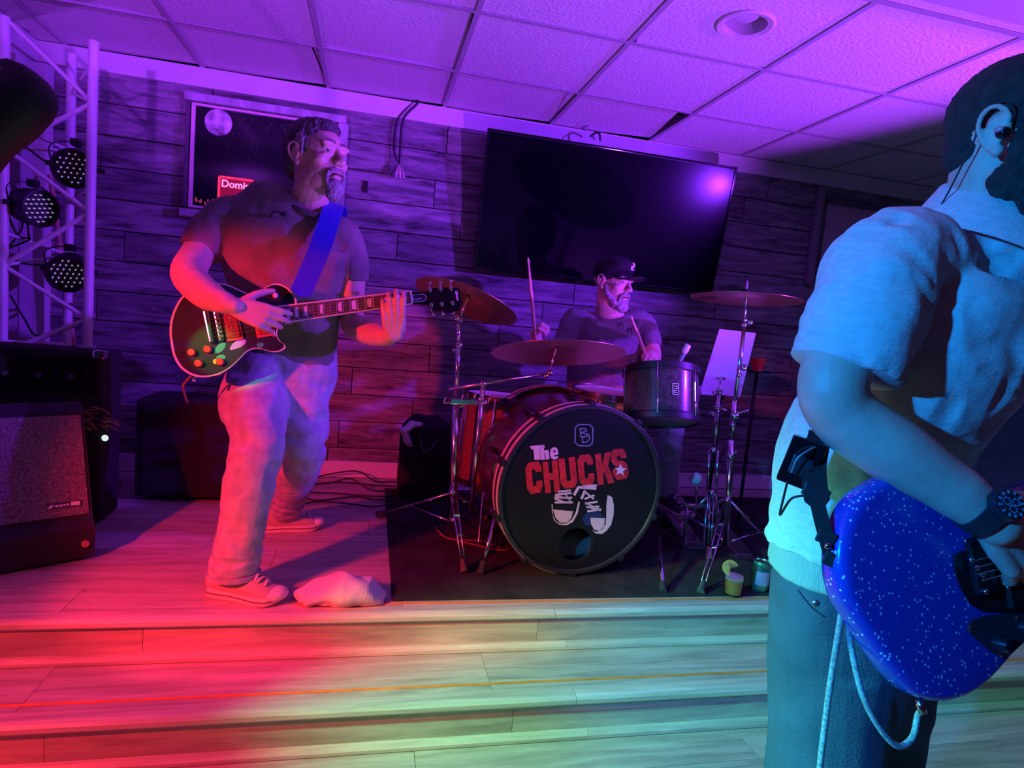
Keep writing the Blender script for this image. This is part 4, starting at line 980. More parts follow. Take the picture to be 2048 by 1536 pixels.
# beer cup and cans at the stage edge
bcp = at(1465, 1188, z=MATZ); cup = thing('beer_cup', 'clear plastic cup half full of amber beer with an orange slice', 'cup', bcp)
plastic = mat('clear_plastic', (0.9, 0.9, 0.92), 0.08, trans=1.0); plastic.node_tree.nodes['Principled BSDF'].inputs['IOR'].default_value = 1.15
B().lathe([(0, 0.001), (0.030, 0.001), (0.046, 0.126), (0.049, 0.128), (0.047, 0.130), (0.0445, 0.127), (0.0288, 0.004), (0, 0.004)], bcp, None, 36).build('cup_wall', plastic, cup, True, 40)
B().lathe([(0, 0.005), (0.0283, 0.005), (0.0358, 0.062), (0, 0.062)], bcp, None, 32).build('beer', mat('beer_amber', (0.80, 0.28, 0.06), 0.2), cup, True, 40)
B().lathe([(0, 0.0625), (0.0358, 0.0625), (0.0364, 0.068), (0, 0.068)], bcp, None, 32).build('foam', mat('beer_foam', (0.85, 0.72, 0.62), 0.9), cup, True, 40)
osl = bcp + V((-0.036, -0.018, 0.112)); on_ = V((-0.25, -0.95, 0.15)); of = frame(on_)
os_ = B().lathe([(0, -0.003), (0.026, -0.003), (0.026, 0.003), (0, 0.003)], osl, of, 24, 0.2, 0.2 + 4.4).build('orange_slice', mat('orange_flesh', (0.9, 0.30, 0.12), 0.5, vary=0.3, vscale=60), cup)
B().lathe([(0.026, -0.0035), (0.029, -0.0035), (0.029, 0.0035), (0.026, 0.0035)], osl, of, 24, 0.2, 4.6).build('peel', mat('orange_peel', (0.95, 0.42, 0.10), 0.5), os_)


def can(label, p, body, band, h=0.122):
    t = thing('drink_can', label, 'can', p)
    B().lathe([(0, 0.004), (0.02, 0.002), (0.026, 0.0), (0.031, 0.008), (0.033, 0.016), (0.033, h - 0.02), (0.029, h - 0.004), (0.0285, h)], p, None, 32).build('can_body', body, t, True, 40)
    B().lathe([(0.0285, h), (0.0285, h + 0.002), (0.026, h + 0.002), (0.025, h - 0.003), (0, h - 0.003)], p, None, 32).build('lid', steel, t, True, 40)
    B().lathe([(0.0332, 0.03), (0.0335, 0.031), (0.0335, h - 0.035), (0.0332, h - 0.034)], p, None, 24, 3.6, 5.4).build('label_print', band, t, True, 40)
    B().box(p + V((0, -0.008, h)), (0.012, 0.02, 0.0015)).build('ring_pull', steel, t)
can('tall green drink can beside the beer cup', at(1517, 1180, z=MATZ), mat('can_green', (0.10, 0.42, 0.25), 0.3, 0.6), mat('can_mint', (0.5, 0.75, 0.65), 0.4), 0.118)
can('pale patterned drink can half hidden behind the bass player', at(1553, 1178, z=MATZ), mat('can_pale', (0.55, 0.45, 0.55), 0.35, 0.5, vary=0.5, vscale=40), mat('can_grey', (0.6, 0.55, 0.6), 0.4), 0.128)
# ------------------------------------------------------------------ people: shared builders
skin = mat('skin', (0.62, 0.40, 0.31), 0.5, vary=0.10, vscale=30, bump=0.12, bscale=180)
eye_white = mat('eye_white', (0.75, 0.72, 0.70), 0.2); iris_m = mat('iris', (0.05, 0.04, 0.035), 0.15)
denim = mat('denim', (0.42, 0.43, 0.50), 0.85, vary=0.22, vscale=26, bump=0.35, bscale=260)


def head_shells(o, Mx, s=1.0, ear_detail=True, nose=1.0, jaw=1.0):
    """head in local axes: +X right of the person, +Y face, +Z up; origin between the ears"""
    R3 = Mx.to_3x3().normalized()
    def E_(c, r, rot=None): o.ell(Mx @ (V(c) * s), tuple(a * s for a in r), R3 @ rot if rot else R3, 20, 12)
    def T_(pts, rr, n=10): o.tube([Mx @ (V(p) * s) for p in pts], [a * s for a in rr], n, round_ends=True)
    E_((0, -0.018, 0.036), (0.076, 0.096, 0.083)); E_((0, 0.018, 0.015), (0.068, 0.075, 0.085))
    E_((0, 0.030, -0.030), (0.058, 0.060, 0.075)); E_((0, 0.030, -0.078), (0.050 * jaw, 0.052, 0.036))
    for sg in (-1, 1):
        E_((sg * 0.043 * jaw, 0.008, -0.066), (0.014, 0.036, 0.026)); E_((sg * 0.045, 0.058, -0.022), (0.022, 0.024, 0.018))
        E_((sg * 0.028, 0.084, 0.026), (0.030, 0.014, 0.010)); E_((sg * 0.032, 0.0765, 0.0140), (0.017, 0.0125, 0.0062)); E_((sg * 0.032, 0.075, -0.006), (0.016, 0.011, 0.0045))
        E_((sg * 0.012, 0.100, -0.031), (0.009, 0.012, 0.008))
        E_((sg * 0.076, -0.012, -0.004), (0.007, 0.017, 0.028), M.Rotation(sg * -0.35, 3, 'Z'))
        if ear_detail:
            rim = [(sg * 0.076, 0.006, 0.000), (sg * 0.083, 0.003, 0.020), (sg * 0.088, -0.012, 0.030), (sg * 0.090, -0.026, 0.020), (sg * 0.088, -0.028, 0.0), (sg * 0.083, -0.020, -0.020), (sg * 0.079, -0.008, -0.032), (sg * 0.076, 0.002, -0.028)]
            T_(crv(rim, 4), [0.0042] * (4 * 7 + 1), 8); E_((sg * 0.079, 0.004, -0.006), (0.005, 0.005, 0.008)); E_((sg * 0.079, -0.004, -0.031), (0.006, 0.009, 0.010))
            T_(crv([(sg * 0.082, 0.0, 0.012), (sg * 0.085, -0.012, 0.014), (sg * 0.084, -0.018, 0.0), (sg * 0.081, -0.012, -0.016)], 3), [0.0032] * 10, 6)
    E_((0, 0.077, -0.100), (0.024, 0.018, 0.018))
    T_([(0, 0.086, 0.018), (0, 0.098, -0.004), (0, 0.110 * nose, -0.026)], [0.008, 0.010, 0.0125]); E_((0, 0.108, -0.031), (0.011, 0.012, 0.010))
    E_((0, 0.088, -0.060), (0.025, 0.012, 0.0055)); E_((0, 0.086, -0.0735), (0.022, 0.012, 0.0065)); E_((0, 0.086, -0.048), (0.014, 0.010, 0.010))


def face_parts(parent, Mx, s=1.0, brow_m=None, lids=True):
    R3 = Mx.to_3x3().normalized()
    for sg in (-1, 1):
        b = B(); b.ell(Mx @ (V((sg * 0.031, 0.072, 0.006)) * s), 0.0115 * s, R3, 16, 10); e = b.build('eye', eye_white, parent, True)
        b = B(); b.ell(Mx @ (V((sg * 0.031 + 0.001, 0.0822, 0.006)) * s), (0.0058 * s, 0.0032 * s, 0.0058 * s), R3, 12, 8); b.build('iris', iris_m, e, True)
        pts = [(sg * 0.013, 0.0955, 0.0315), (sg * 0.028, 0.0975, 0.0335), (sg * 0.044, 0.089, 0.032), (sg * 0.053, 0.076, 0.026)]
        B().tube([Mx @ (V(p) * s) for p in crv(pts, 4)], [(0.0032 * s, 0.0022 * s)] * 13, 8, round_ends=True).build('eyebrow', brow_m, parent, True)
    b = B(); b.tube([Mx @ (V(p) * s) for p in crv([(-0.022, 0.0885, -0.067), (-0.010, 0.0985, -0.0655), (0.010, 0.0985, -0.0655), (0.022, 0.0885, -0.067)], 4)], [(0.0028 * s, 0.0022 * s)] * 13, 8, up=Mx.to_3x3() @ V((0, 0, 1)), round_ends=True)
    b.build('mouth', mat('mouth_dark', (0.10, 0.025, 0.025), 0.5), parent, True)


def hand(o, W, d, n, sign, s=1.0, curls=None, spread=0.06, thumb=None, thumb_curl=0.35):
    """palm and five fingers rooted at wrist W; d fingers' direction, n the way the palm faces"""
    W = V(W); d = V(d).normalized(); n = (V(n) - d * V(n).dot(d)).normalized(); sd = d.cross(n) * sign
    P = lambda a, b, c: W + (d * a + sd * b + n * c) * s
    lens = [(0.043, 0.027, 0.021), (0.047, 0.031, 0.022), (0.044, 0.029, 0.022), (0.034, 0.021, 0.019)]
    base = [(0.091, 0.031), (0.096, 0.0105), (0.091, -0.0105), (0.082, -0.030)]
    curls = curls or [(0.5, 0.6, 0.4)] * 4
    for i in range(4):
        kx, ks = base[i]
        k = P(kx, ks, 0.002)
        o.tube([P(0.0, ks * 0.45, 0.0), P(kx * 0.5, ks * 0.8, 0.001), k], [0.0145 * s, 0.0135 * s, 0.0118 * s], 10, round_ends=True)
        ang = 0; dirn = (d + sd * (ks / 0.031) * spread).normalized(); pts = [k]; rad = [0.0108 * s]
        for j in range(3):
            ang += curls[i][j]; dd = dirn * cos(ang) + n * sin(ang); pts.append(pts[-1] + dd * lens[i][j] * s); rad.append((0.0098, 0.0088, 0.0076)[j] * s * (0.9 if i == 3 else 1))
        o.tube(pts, rad, 10, round_ends=True)
    o.ell(P(0.05, 0.0, 0.004), (0.026 * s, 0.040 * s, 0.014 * s), M((d, sd, n)).transposed(), 14, 10)
    o.ell(P(0.035, 0.026, 0.012), (0.026 * s, 0.015 * s, 0.016 * s), M((d, sd, n)).transposed(), 14, 10)
    td = V(thumb).normalized() if thumb is not None else (sd * 0.75 + d * 0.55 + n * 0.35).normalized()
    t0 = P(0.022, 0.026, 0.008); t1 = t0 + td * 0.042 * s; td2 = (td + d * thumb_curl + n * 0.2).normalized(); t2 = t1 + td2 * 0.033 * s; t3 = t2 + (td2 + d * thumb_curl).normalized() * 0.024 * s
    o.tube([t0, t1, t2, t3], [0.0155 * s, 0.0125 * s, 0.0112 * s, 0.009 * s], 10, round_ends=True)


def nails(parent, tips):
    pass


def folds(amp, sx, sy, sz, seed=0.0, fine=0.0):
    off = V((seed, seed * 1.7, seed * 0.6))
    def f(c, n):
        v = noise.noise(V((c.x * sx, c.y * sy, c.z * sz)) + off)
        r = (1 - abs(v) * 2.2)
        return amp * (v * 0.8 + 0.5 * r) - amp * 0.3 + (fine * noise.noise(c * 90 + off) if fine else 0)
    return f


def shoe(parent, heel, toe, w_=0.05, canvas=None, rubber=None, ank=None, lace_m=None, up=V((0, 0, 1))):
    heel, toe = V(heel), V(toe); f = (toe - heel); L = f.length; f.normalize(); sd = f.cross(up).normalized()
    P = lambda a, b, c: heel + f * (a * L) + sd * b + up * c
    prof = [(0.0, 0.55), (0.03, 0.72), (0.12, 0.80), (0.35, 0.74), (0.55, 0.86), (0.72, 1.0), (0.86, 0.92), (0.95, 0.66), (1.0, 0.28)]
    out = [P(a, w_ * q, 0) for a, q in prof] + [P(a, -w_ * q, 0) for a, q in prof[::-1]]
    sh = thing_part('shoe', parent)
    sb_ = B(); rings = []
    for hz, g in ((0.001, 0.96), (0.006, 1.0), (0.024, 1.0), (0.028, 0.97)):
        c0 = P(0.5, 0, 0); rings.append([c0 + (p - c0) * g + up * (hz + (0.012 * max(0, ((p - heel).dot(f) / L - 0.8) / 0.2) ** 2)) for p in out])
    sb_.loft(rings); sb_.build('sole', rubber, sh, True, 50)
    B().loft([[P(0.5, 0, 0) + (p - P(0.5, 0, 0)) * 1.012 + up * (hz + 0.012 * max(0, ((p - heel).dot(f) / L - 0.8) / 0.2) ** 2) for p in out] for hz in (0.015, 0.019)]).build('sole_stripe', mat('sole_stripe', (0.16, 0.05, 0.05), 0.6), sh)
    ub = B()
    ub.tube([P(0.06, 0, 0.045), P(0.2, 0, 0.05), P(0.42, 0, 0.045), P(0.65, 0, 0.036), P(0.84, 0, 0.030), P(0.93, 0, 0.028)], [(0.035, w_ * 0.66), (0.048, w_ * 0.76), (0.046, w_ * 0.76), (0.034, w_ * 0.86), (0.025, w_ * 0.86), (0.017, w_ * 0.62)], 18, up=up, round_ends=True)
    a_ = V(ank) if ank is not None else P(0.2, 0, 0.12)
    ub.tube([P(0.2, 0, 0.05), P(0.2, 0, 0.05).lerp(a_, 0.6), a_], [(0.05, 0.036), (0.048, 0.035), (0.046, 0.035)], 16, up=f)
    ub.organic('upper', canvas, sh, 0.0045, 3)
    tc = B(); tc.ell(P(0.915, 0, 0.031), (0.034, w_ * 0.80, 0.021), M((f, sd, up)).transposed(), 18, 12); tc.build('toe_cap', rubber, sh, True)
    for i in range(5):
        a = 0.50 + i * 0.068; z_ = 0.094 - i * 0.0066
        pts = [P(a - 0.02, -0.022, z_ - 0.006), P(a, 0, z_ + 0.003), P(a + 0.02, 0.022, z_ - 0.006)]
        if i % 2: pts = [P(a + 0.02, -0.022, z_ - 0.006), P(a, 0, z_ + 0.003), P(a - 0.02, 0.022, z_ - 0.006)]
        B().tube(crv(pts, 4), [(0.0024, 0.0045)] * 9, 8, up=up, round_ends=True).build('lace', lace_m or rubber, sh, True)
    return sh


def thing_part(name, parent):
    o = bpy.data.objects.new(name, None); COL.objects.link(o); o.parent = parent; o.matrix_parent_inverse = PINV[parent.name]; o.empty_display_size = 0.02
    PINV[o.name] = M.Identity(4); return o


def head_matrix(c, fwd, up=(0, 0, 1)):
    y = V(fwd).normalized(); z = V(up); z = (z - y * z.dot(y)).normalized(); x = y.cross(z)
    m_ = M((x, y, z)).transposed().to_4x4(); m_.translation = V(c); return m_


# ------------------------------------------------------------------ guitarist
g_foot = at(490, 1205, z=0)
gt = thing('person', 'guitarist in dark t-shirt and jeans leaning over an electric guitar', 'person', (g_foot.x, 2.3, 0))
GP = lambda px, py, y: at(px, py, y=y)
HM = head_matrix(GP(634, 318, 2.23), (0.72, -0.66, 0.10), (-0.10, 0.12, 1))
o = B()
head_shells(o, HM, 1.03, jaw=1.08)
o.tube([HM @ V((0, -0.025, -0.02)), HM @ V((0, -0.02, -0.085)), GP(618, 408, 2.285), GP(605, 440, 2.31)], [(0.062, 0.058), (0.060, 0.058), (0.066, 0.066), (0.085, 0.10)], 18, up=(0, 1, 0))
o.tube([GP(605, 440, 2.33), GP(580, 520, 2.34), GP(576, 620, 2.36), GP(580, 720, 2.38)], [(0.08, 0.15), (0.095, 0.17), (0.09, 0.15), (0.09, 0.14)], 18, up=(0, 1, 0), round_ends=True)
# right arm (image left) and strumming hand
o.tube(crv([GP(470, 440, 2.34), GP(425, 470, 2.32), GP(393, 512, 2.26), GP(378, 550, 2.17), GP(412, 588, 2.075), GP(446, 604, 2.03), GP(470, 612, 2.02)], 4),
       lerps([(0.062, 0.062), (0.056, 0.056), (0.050, 0.052), (0.050, 0.054), (0.046, 0.052), (0.034, 0.041), (0.025, 0.033)], 4), 18, up=(0, 0, 1), round_ends=True)
hand(o, GP(468, 613, 2.022), GP(530, 634, 2.035) - GP(468, 613, 2.022), (0, 1, -0.12), 1, 1.0, [(0.25, 0.55, 0.35), (0.35, 0.6, 0.4), (0.45, 0.65, 0.4), (0.5, 0.6, 0.4)], 0.10)
# left arm and fretting hand
o.tube(crv([GP(680, 480, 2.36), GP(700, 530, 2.35), GP(702, 590, 2.36), GP(706, 645, 2.37), GP(735, 662, 2.29), GP(765, 672, 2.215), GP(785, 670, 2.165)], 4),
       lerps([(0.062, 0.062), (0.056, 0.056), (0.049, 0.049), (0.048, 0.050), (0.048, 0.050), (0.037, 0.042), (0.027, 0.034)], 4), 18, up=(0, 0, 1), round_ends=True)
hand(o, GP(788, 672, 2.155), GP(786, 600, 2.10) - GP(788, 672, 2.155), (0.0, 1, 0.05), -1, 1.0, [(0.15, 1.1, 0.75), (0.22, 1.15, 0.8), (0.30, 1.15, 0.8), (0.45, 1.1, 0.8)], 0.10, thumb=(0.1, 0.85, 0.5), thumb_curl=0.2)
body = o.organic('body', skin, gt, 0.0034, 3)
face_parts(gt, HM, 1.03, mat('brow_grey', (0.16, 0.13, 0.12), 0.9))

hair_m = mat('hair_grey', (0.030, 0.026, 0.026), 0.75, vary=0.6, vscale=26, col2=(0.16, 0.15, 0.155), bump=0.8, bscale=120, stretch=(1, 1, 0.35))
hb = B(); R3 = HM.to_3x3().normalized(); q = 1.03
for c_, r_ in (((0, -0.026, 0.050), (0.0805, 0.098, 0.083)), ((0, 0.015, 0.092), (0.062, 0.062, 0.030)), ((0, 0.046, 0.085), (0.05, 0.034, 0.024)), ((0, -0.07, -0.01), (0.064, 0.05, 0.06))):
    hb.ell(HM @ (V(c_) * q), tuple(a * q for a in r_), R3, 20, 14)
for sg in (-1, 1): hb.ell(HM @ (V((sg * 0.066, 0.012, 0.03)) * q), (0.010, 0.022, 0.034), R3, 12, 8)
hb.organic('hair', hair_m, gt, 0.0035, 2, disp=lambda c_, n_: 0.0035 * noise.noise(V((c_.x * 70, c_.y * 70, c_.z * 30))) + 0.002 * noise.noise(c_ * 140))
sd_m = mat('hair_silver', (0.38, 0.37, 0.38), 0.85, vary=0.35, vscale=60, bump=0.7, bscale=150)
for sg in (-1, 1):
    B().ell(HM @ (V((sg * 0.0755, 0.002, 0.034)) * q), (0.006, 0.024, 0.030), R3, 14, 10).ell(HM @ (V((sg * 0.0745, 0.012, 0.008)) * q), (0.005, 0.008, 0.022), R3, 12, 8).organic('sideburn', sd_m, gt, 0.003, 2, disp=lambda c_, n_: 0.003 * noise.noise(c_ * 110))
beard_m = mat('beard_grey', (0.30, 0.29, 0.30), 0.9, vary=0.4, vscale=70, bump=0.8, bscale=170)
bb_ = B()
for c_, r_ in (((0, 0.080, -0.105), (0.034, 0.024, 0.026)), ((0, 0.072, -0.125), (0.028, 0.022, 0.018)), ((0, 0.095, -0.0525), (0.026, 0.009, 0.006)), ((0, 0.086, -0.086), (0.022, 0.013, 0.008))): bb_.ell(HM @ (V(c_) * q), r_, R3, 16, 10)
for sg in (-1, 1): bb_.tube([HM @ (V(p) * q) for p in crv([(sg * 0.012, 0.0955, -0.051), (sg * 0.028, 0.088, -0.060), (sg * 0.034, 0.078, -0.080), (sg * 0.028, 0.076, -0.10)], 4)], [0.0075] * 13, 8, round_ends=True)
bb_.organic('goatee', beard_m, gt, 0.003, 2, disp=lambda c_, n_: 0.0035 * noise.noise(c_ * 120))

# t-shirt
shirt_m = mat('shirt_olive', (0.21, 0.195, 0.17), 0.9, vary=0.15, vscale=16, bump=0.25, bscale=320)
sh_ = B()
sh_.tube(crv([GP(580, 722, 2.385), GP(577, 650, 2.365), GP(573, 585, 2.35), GP(574, 525, 2.335), GP(580, 470, 2.325), GP(594, 434, 2.31), GP(613, 408, 2.298)], 4),
         lerps([(0.118, 0.166), (0.12, 0.176), (0.122, 0.19), (0.132, 0.215), (0.128, 0.228), (0.104, 0.185), (0.082, 0.100)], 4), 28, up=(0, 1, 0))
sh_.tube(crv([GP(520, 445, 2.325), GP(462, 440, 2.33), GP(425, 468, 2.32), GP(402, 505, 2.30)], 4), lerps([(0.075, 0.075), (0.082, 0.082), (0.078, 0.078), (0.070, 0.072)], 4), 20)
sh_.tube(crv([GP(640, 462, 2.325), GP(682, 480, 2.345), GP(699, 520, 2.35), GP(700, 560, 2.355)], 4), lerps([(0.07, 0.07), (0.078, 0.078), (0.070, 0.070), (0.063, 0.063)], 4), 20)
fs = folds(0.010, 9, 9, 5, 3.1); fs2 = folds(0.004, 22, 22, 12, 8.2)
sh_.organic('t_shirt', shirt_m, gt, 0.0055, 4, disp=lambda c_, n_: fs(c_, n_) + fs2(c_, n_))
# neckline band and small clip microphone
nk = [HM @ V((0, 0, 0))] ; cc = GP(618, 414, 2.288)
ring = [cc + V((0.090 * cos(a), 0.084 * sin(a), 0.030 * sin(a) - 0.020 * cos(a))) for a in [2 * pi * i / 28 for i in range(29)]]
B().tube(ring, [(0.010, 0.005)] * 29, 8, up=(0, 0, 1)).build('neckband', mat('neckband', (0.10, 0.09, 0.085), 0.9), gt, True)
mcp = GP(567, 428, 2.19); B().ell(mcp, (0.012, 0.008, 0.008), None, 12, 8).tube(crv([mcp, mcp + V((-0.03, 0.0, 0.004)), mcp + V((-0.04, 0.01, -0.012))]), 0.0025, 6).build('clip_microphone', black, gt, True)

# jeans
jn = B()
jn.tube([GP(578, 700, 2.385), GP(575, 745, 2.385), GP(570, 790, 2.38)], [(0.118, 0.168), (0.125, 0.178), (0.11, 0.16)], 24, up=(0, 1, 0), round_ends=True)
jn.tube(crv([GP(532, 742, 2.36), GP(508, 800, 2.29), GP(516, 885, 2.17), GP(500, 960, 2.14), GP(486, 1050, 2.12), GP(471, 1120, 2.10), GP(468, 1148, 2.095)], 5), lerps([(0.115, 0.112), (0.118, 0.115), (0.088, 0.086), (0.086, 0.082), (0.076, 0.074), (0.078, 0.078), (0.072, 0.074)], 5), 22, up=(0, 1, 0))
jn.tube(crv([GP(606, 745, 2.40), GP(606, 820, 2.38), GP(606, 895, 2.36), GP(594, 945, 2.50), GP(578, 995, 2.66), GP(566, 1028, 2.77)], 5), lerps([(0.112, 0.10), (0.108, 0.098), (0.086, 0.084), (0.086, 0.080), (0.072, 0.070), (0.066, 0.070)], 5), 22, up=(0, 1, 0))
ff = folds(0.011, 11, 11, 15, 1.3); f3 = folds(0.015, 14, 14, 34, 5.0)
def jd(c_, n_):
    v = ff(c_, n_); k_ = max(0.0, min(1.0, (0.30 - c_.z) / 0.24)); return v * (1 - k_) + f3(c_, n_) * k_ * 1.0
jo = jn.organic('jeans', denim, gt, 0.0055, 3, disp=jd)
B().tube([GP(468, 1143, 2.095), GP(467.5, 1152, 2.094)], [0.083, 0.083], 24).build('hem', denim, gt, True, 40)
# seam along the outside of the front leg
sp = [GP(466, 800, 2.235), GP(492, 885, 2.085), GP(474, 960, 2.06), GP(462, 1050, 2.05), GP(448, 1130, 2.03)]

canvas_m = mat('canvas_tan', (0.50, 0.40, 0.36), 0.9, bump=0.3, bscale=300); rub_m = mat('shoe_rubber', (0.72, 0.68, 0.64), 0.5)
h1, t1 = at(420, 1192, z=0), at(562, 1216, z=0)
shoe(gt, h1 + V((0, 0.03, 0)), t1 + V((0, 0.03, 0)), 0.056, canvas_m, rub_m, GP(462, 1150, 2.10), None)
h2, t2 = at(520, 1062, z=0), at(642, 1056, z=0)
shoe(gt, h2, t2, 0.05, canvas_m, rub_m, GP(562, 1030, 2.76), None)

# ------------------------------------------------------------------ electric guitar
g0 = at(455, 660, y=2.115); g1 = at(870, 594, y=2.17); gu = (g1 - g0).normalized()
gv = V((0, 0.16, 1)); gv = (gv - gu * gv.dot(gu)).normalized(); gN = gu.cross(gv).normalized(); gN = gN if gN.y < 0 else -gN
G = lambda px, py, off=0.0: on_plane(px, py, g0 + gN * off, gN)
gc = lambda X, Y, off=0.0: G(330 + X / 6.677, 550 + Y / 6.677, off)
eg = thing('electric_guitar', 'dark sunburst single cutaway electric guitar with cream binding held by the guitarist', 'guitar', G(420, 750))
ol = [(330, 235), (230, 300), (150, 430), (100, 560), (75, 720), (85, 880), (120, 1060), (190, 1200), (300, 1300), (430, 1350), (560, 1355), (700, 1325), (830, 1260), (930, 1180), (1020, 1090), (1090, 1020), (1160, 985), (1230, 975), (1310, 990), (1390, 1015), (1460, 1025), (1540, 1010), (1600, 970), (1590, 930), (1540, 890), (1500, 830), (1490, 770), (1510, 710), (1560, 670), (1640, 640), (1745, 400), (1730, 300), (1680, 220), (1610, 160), (1500, 120), (1400, 140), (1300, 195), (1220, 260), (1150, 282), (1050, 230), (930, 175), (800, 125), (700, 112), (600, 122), (450, 170)]
opts = [gc(x, y) for x, y in ol]; opts = crv(opts + [opts[0]], 3)[:-1]
burst = bpy.data.materials.new('guitar_burst'); burst.use_nodes = True; nt = burst.node_tree; bs = nt.nodes['Principled BSDF']; bs.inputs['Roughness'].default_value = 0.22; bs.inputs['Coat Weight'].default_value = 0.5
tcn = nt.nodes.new('ShaderNodeTexCoord'); vm = nt.nodes.new('ShaderNodeVectorMath'); vm.operation = 'DISTANCE'; cen = gc(760, 760); vm.inputs[1].default_value = cen
nt.links.new(tcn.outputs['Object'], vm.inputs[0]); rp_ = nt.nodes.new('ShaderNodeValToRGB')
mr_ = nt.nodes.new('ShaderNodeMapRange'); mr_.inputs[2].default_value = 0.26; nt.links.new(vm.outputs['Value'], mr_.inputs[0]); nt.links.new(mr_.outputs[0], rp_.inputs[0])
for e_, (p_, c_) in zip([rp_.color_ramp.elements[0], rp_.color_ramp.elements.new(0.55), rp_.color_ramp.elements[1]], ((0, (0.055, 0.08, 0.085)), (0.6, (0.022, 0.055, 0.06)), (1.0, (0.006, 0.008, 0.012)))): e_.position = p_; e_.color = (*c_, 1)
nt.links.new(rp_.outputs[0], bs.inputs['Base Color'])
cream_b = mat('cream_binding', (0.80, 0.72, 0.55), 0.35)
b = B(); b.prism([p - gN * 0.0 for p in opts], -gN * 0.045); b.build('guitar_body', burst, eg)
ctr_ = sum(opts, V()) / len(opts)
B().loft([[ctr_ + (p - ctr_) * g_ + gN * h_ for p in opts] for g_, h_ in ((1.008, -0.008), (1.012, -0.006), (1.012, 0.0008), (0.985, 0.0016), (0.980, 0.0))], cap=False).build('binding', cream_b, eg)
rot_g = M((gu, gv - gu * gv.dot(gu), gN)).transposed()
def gbox(name, px, py, w_, h_, d_, m_, off=0.0, bev=0.0015, par_=None): return B().box(G(px, py) + gN * (off + d_ / 2), (w_, h_, d_), rot_g, bev).build(name, m_, par_ or eg)
gbox('tailpiece', 420, 654, 0.016, 0.104, 0.014, chrome, 0.006, 0.004)
br_ = gbox('bridge', 440, 653, 0.016, 0.094, 0.012, chrome, 0.006, 0.003)
for i in range(6): B().box(G(440, 653) + gN * 0.02 + gv * (-0.034 + i * 0.0136), (0.014, 0.007, 0.006), rot_g, 0.001).build('saddle', steel, br_)
for nm, px, py in (('pickup', 465, 654), ('pickup', 526, 647)):
    pk = gbox(nm, px, py, 0.050, 0.088, 0.008, mat('pickup_ring', (0.55, 0.10, 0.08), 0.4), 0.0)
    gbox('pickup_coil', px, py, 0.036, 0.070, 0.006, mat('pickup_red', (0.35, 0.06, 0.05), 0.4), 0.008, par_=pk)
    for i in range(6): B().lathe([(0, 0.002), (0.0028, 0.0015), (0.003, 0)], G(px, py) + gN * 0.014 + gv * (-0.026 + i * 0.0104), frame(gN), 8).build('pole_screw', chrome, pk, True)
for px, py in ((384, 705), (416, 699), (398, 727), (441, 724)):
    kb = B().lathe([(0, 0.016), (0.010, 0.016), (0.0115, 0.012), (0.0125, 0.0), (0, 0)], G(px, py), frame(gN), 20).build('knob', mat('knob_red', (0.55, 0.05, 0.04), 0.3), eg, True, 40)
gl = mat('marking_green', (0.04, 0.75, 0.28), 0.5); gy = mat('marking_yellow', (0.65, 0.85, 0.12), 0.5); gp = mat('marking_lilac', (0.50, 0.42, 0.85), 0.5)  # flat saturated colour shapes laid on the guitar top
def marking(pts, m_, lab): 
    s_ = B().prism([gc(x, y, 0.0006) for x, y in pts], gN * 0.0005).build('marking', m_, eg); s_['label'] = lab
marking([(665, 1040), (670, 980), (710, 930), (770, 900), (812, 905), (805, 960), (770, 1010), (715, 1045)], gl, 'green leaf sticker')
marking([(680, 1100), (720, 1068), (775, 1062), (810, 1085), (800, 1120), (750, 1138), (705, 1130)], gl, 'small green leaf sticker')
marking([(672 + 34 * cos(a * 0.5236), 1155 + 34 * sin(a * 0.5236)) for a in range(12)], gy, 'round yellow sticker')
marking([(862, 985), (900, 920), (970, 865), (1040, 845), (1082, 870), (1070, 920), (1010, 965), (930, 990), (880, 1005)], gp, 'lilac sticker')
marking([(1222, 930), (1255, 905), (1305, 905), (1325, 935), (1290, 965), (1240, 965)], gl, 'small green sticker near the cutaway')
B().lathe([(0, 0.010), (0.007, 0.009), (0.009, 0.0)], gc(1475, 275), frame(gN), 14).build('toggle_switch', cream_b, eg, True)
gbox('selector_plate', 547, 666, 0.010, 0.022, 0.004, cream_b, 0.0)
B().lathe([(0, 0.018), (0.006, 0.018), (0.004, 0.008), (0.007, 0)], gc(370, 1345) - gN * 0.02, frame(-gv - gu * 0.3), 12).build('strap_button', chrome, eg, True, 40)
# neck
NT, NB, BT, BB = G(819, 583), G(822, 608), G(539, 616), G(540, 650)
nk_ = B(); nk_.hexa([BB - gN * 0.022, NB - gN * 0.018, NT - gN * 0.018, BT - gN * 0.022, BB + gN * 0.006, NB + gN * 0.004, NT + gN * 0.004, BT + gN * 0.006]); nk_.build('neck', mat('neck_wood', (0.30, 0.10, 0.06), 0.35), eg)
fbm = mat('fretboard_wood', (0.10, 0.045, 0.035), 0.45, vary=0.3, vscale=30)
fbo = B(); fbo.hexa([BB + gN * 0.006, NB + gN * 0.004, NT + gN * 0.004, BT + gN * 0.006, BB + gN * 0.0105, NB + gN * 0.0085, NT + gN * 0.0085, BT + gN * 0.0105]); fbo = fbo.build('fretboard', fbm, eg)
for a_, b_ in ((BT, NT), (BB, NB)): B().tube([a_ + gN * 0.009, b_ + gN * 0.007], 0.0026, 6).build('neck_binding', cream_b, eg)
cN = (NT + NB) / 2; cB = (BT + BB) / 2; axis_ = (cB - cN); Lb = (G(440, 653) - cN).length; Lfb = axis_.length
def npos(dist): return dist / Lfb
def across(t_): return BT.lerp(BB, 0) if False else (NT.lerp(BT, t_), NB.lerp(BB, t_))
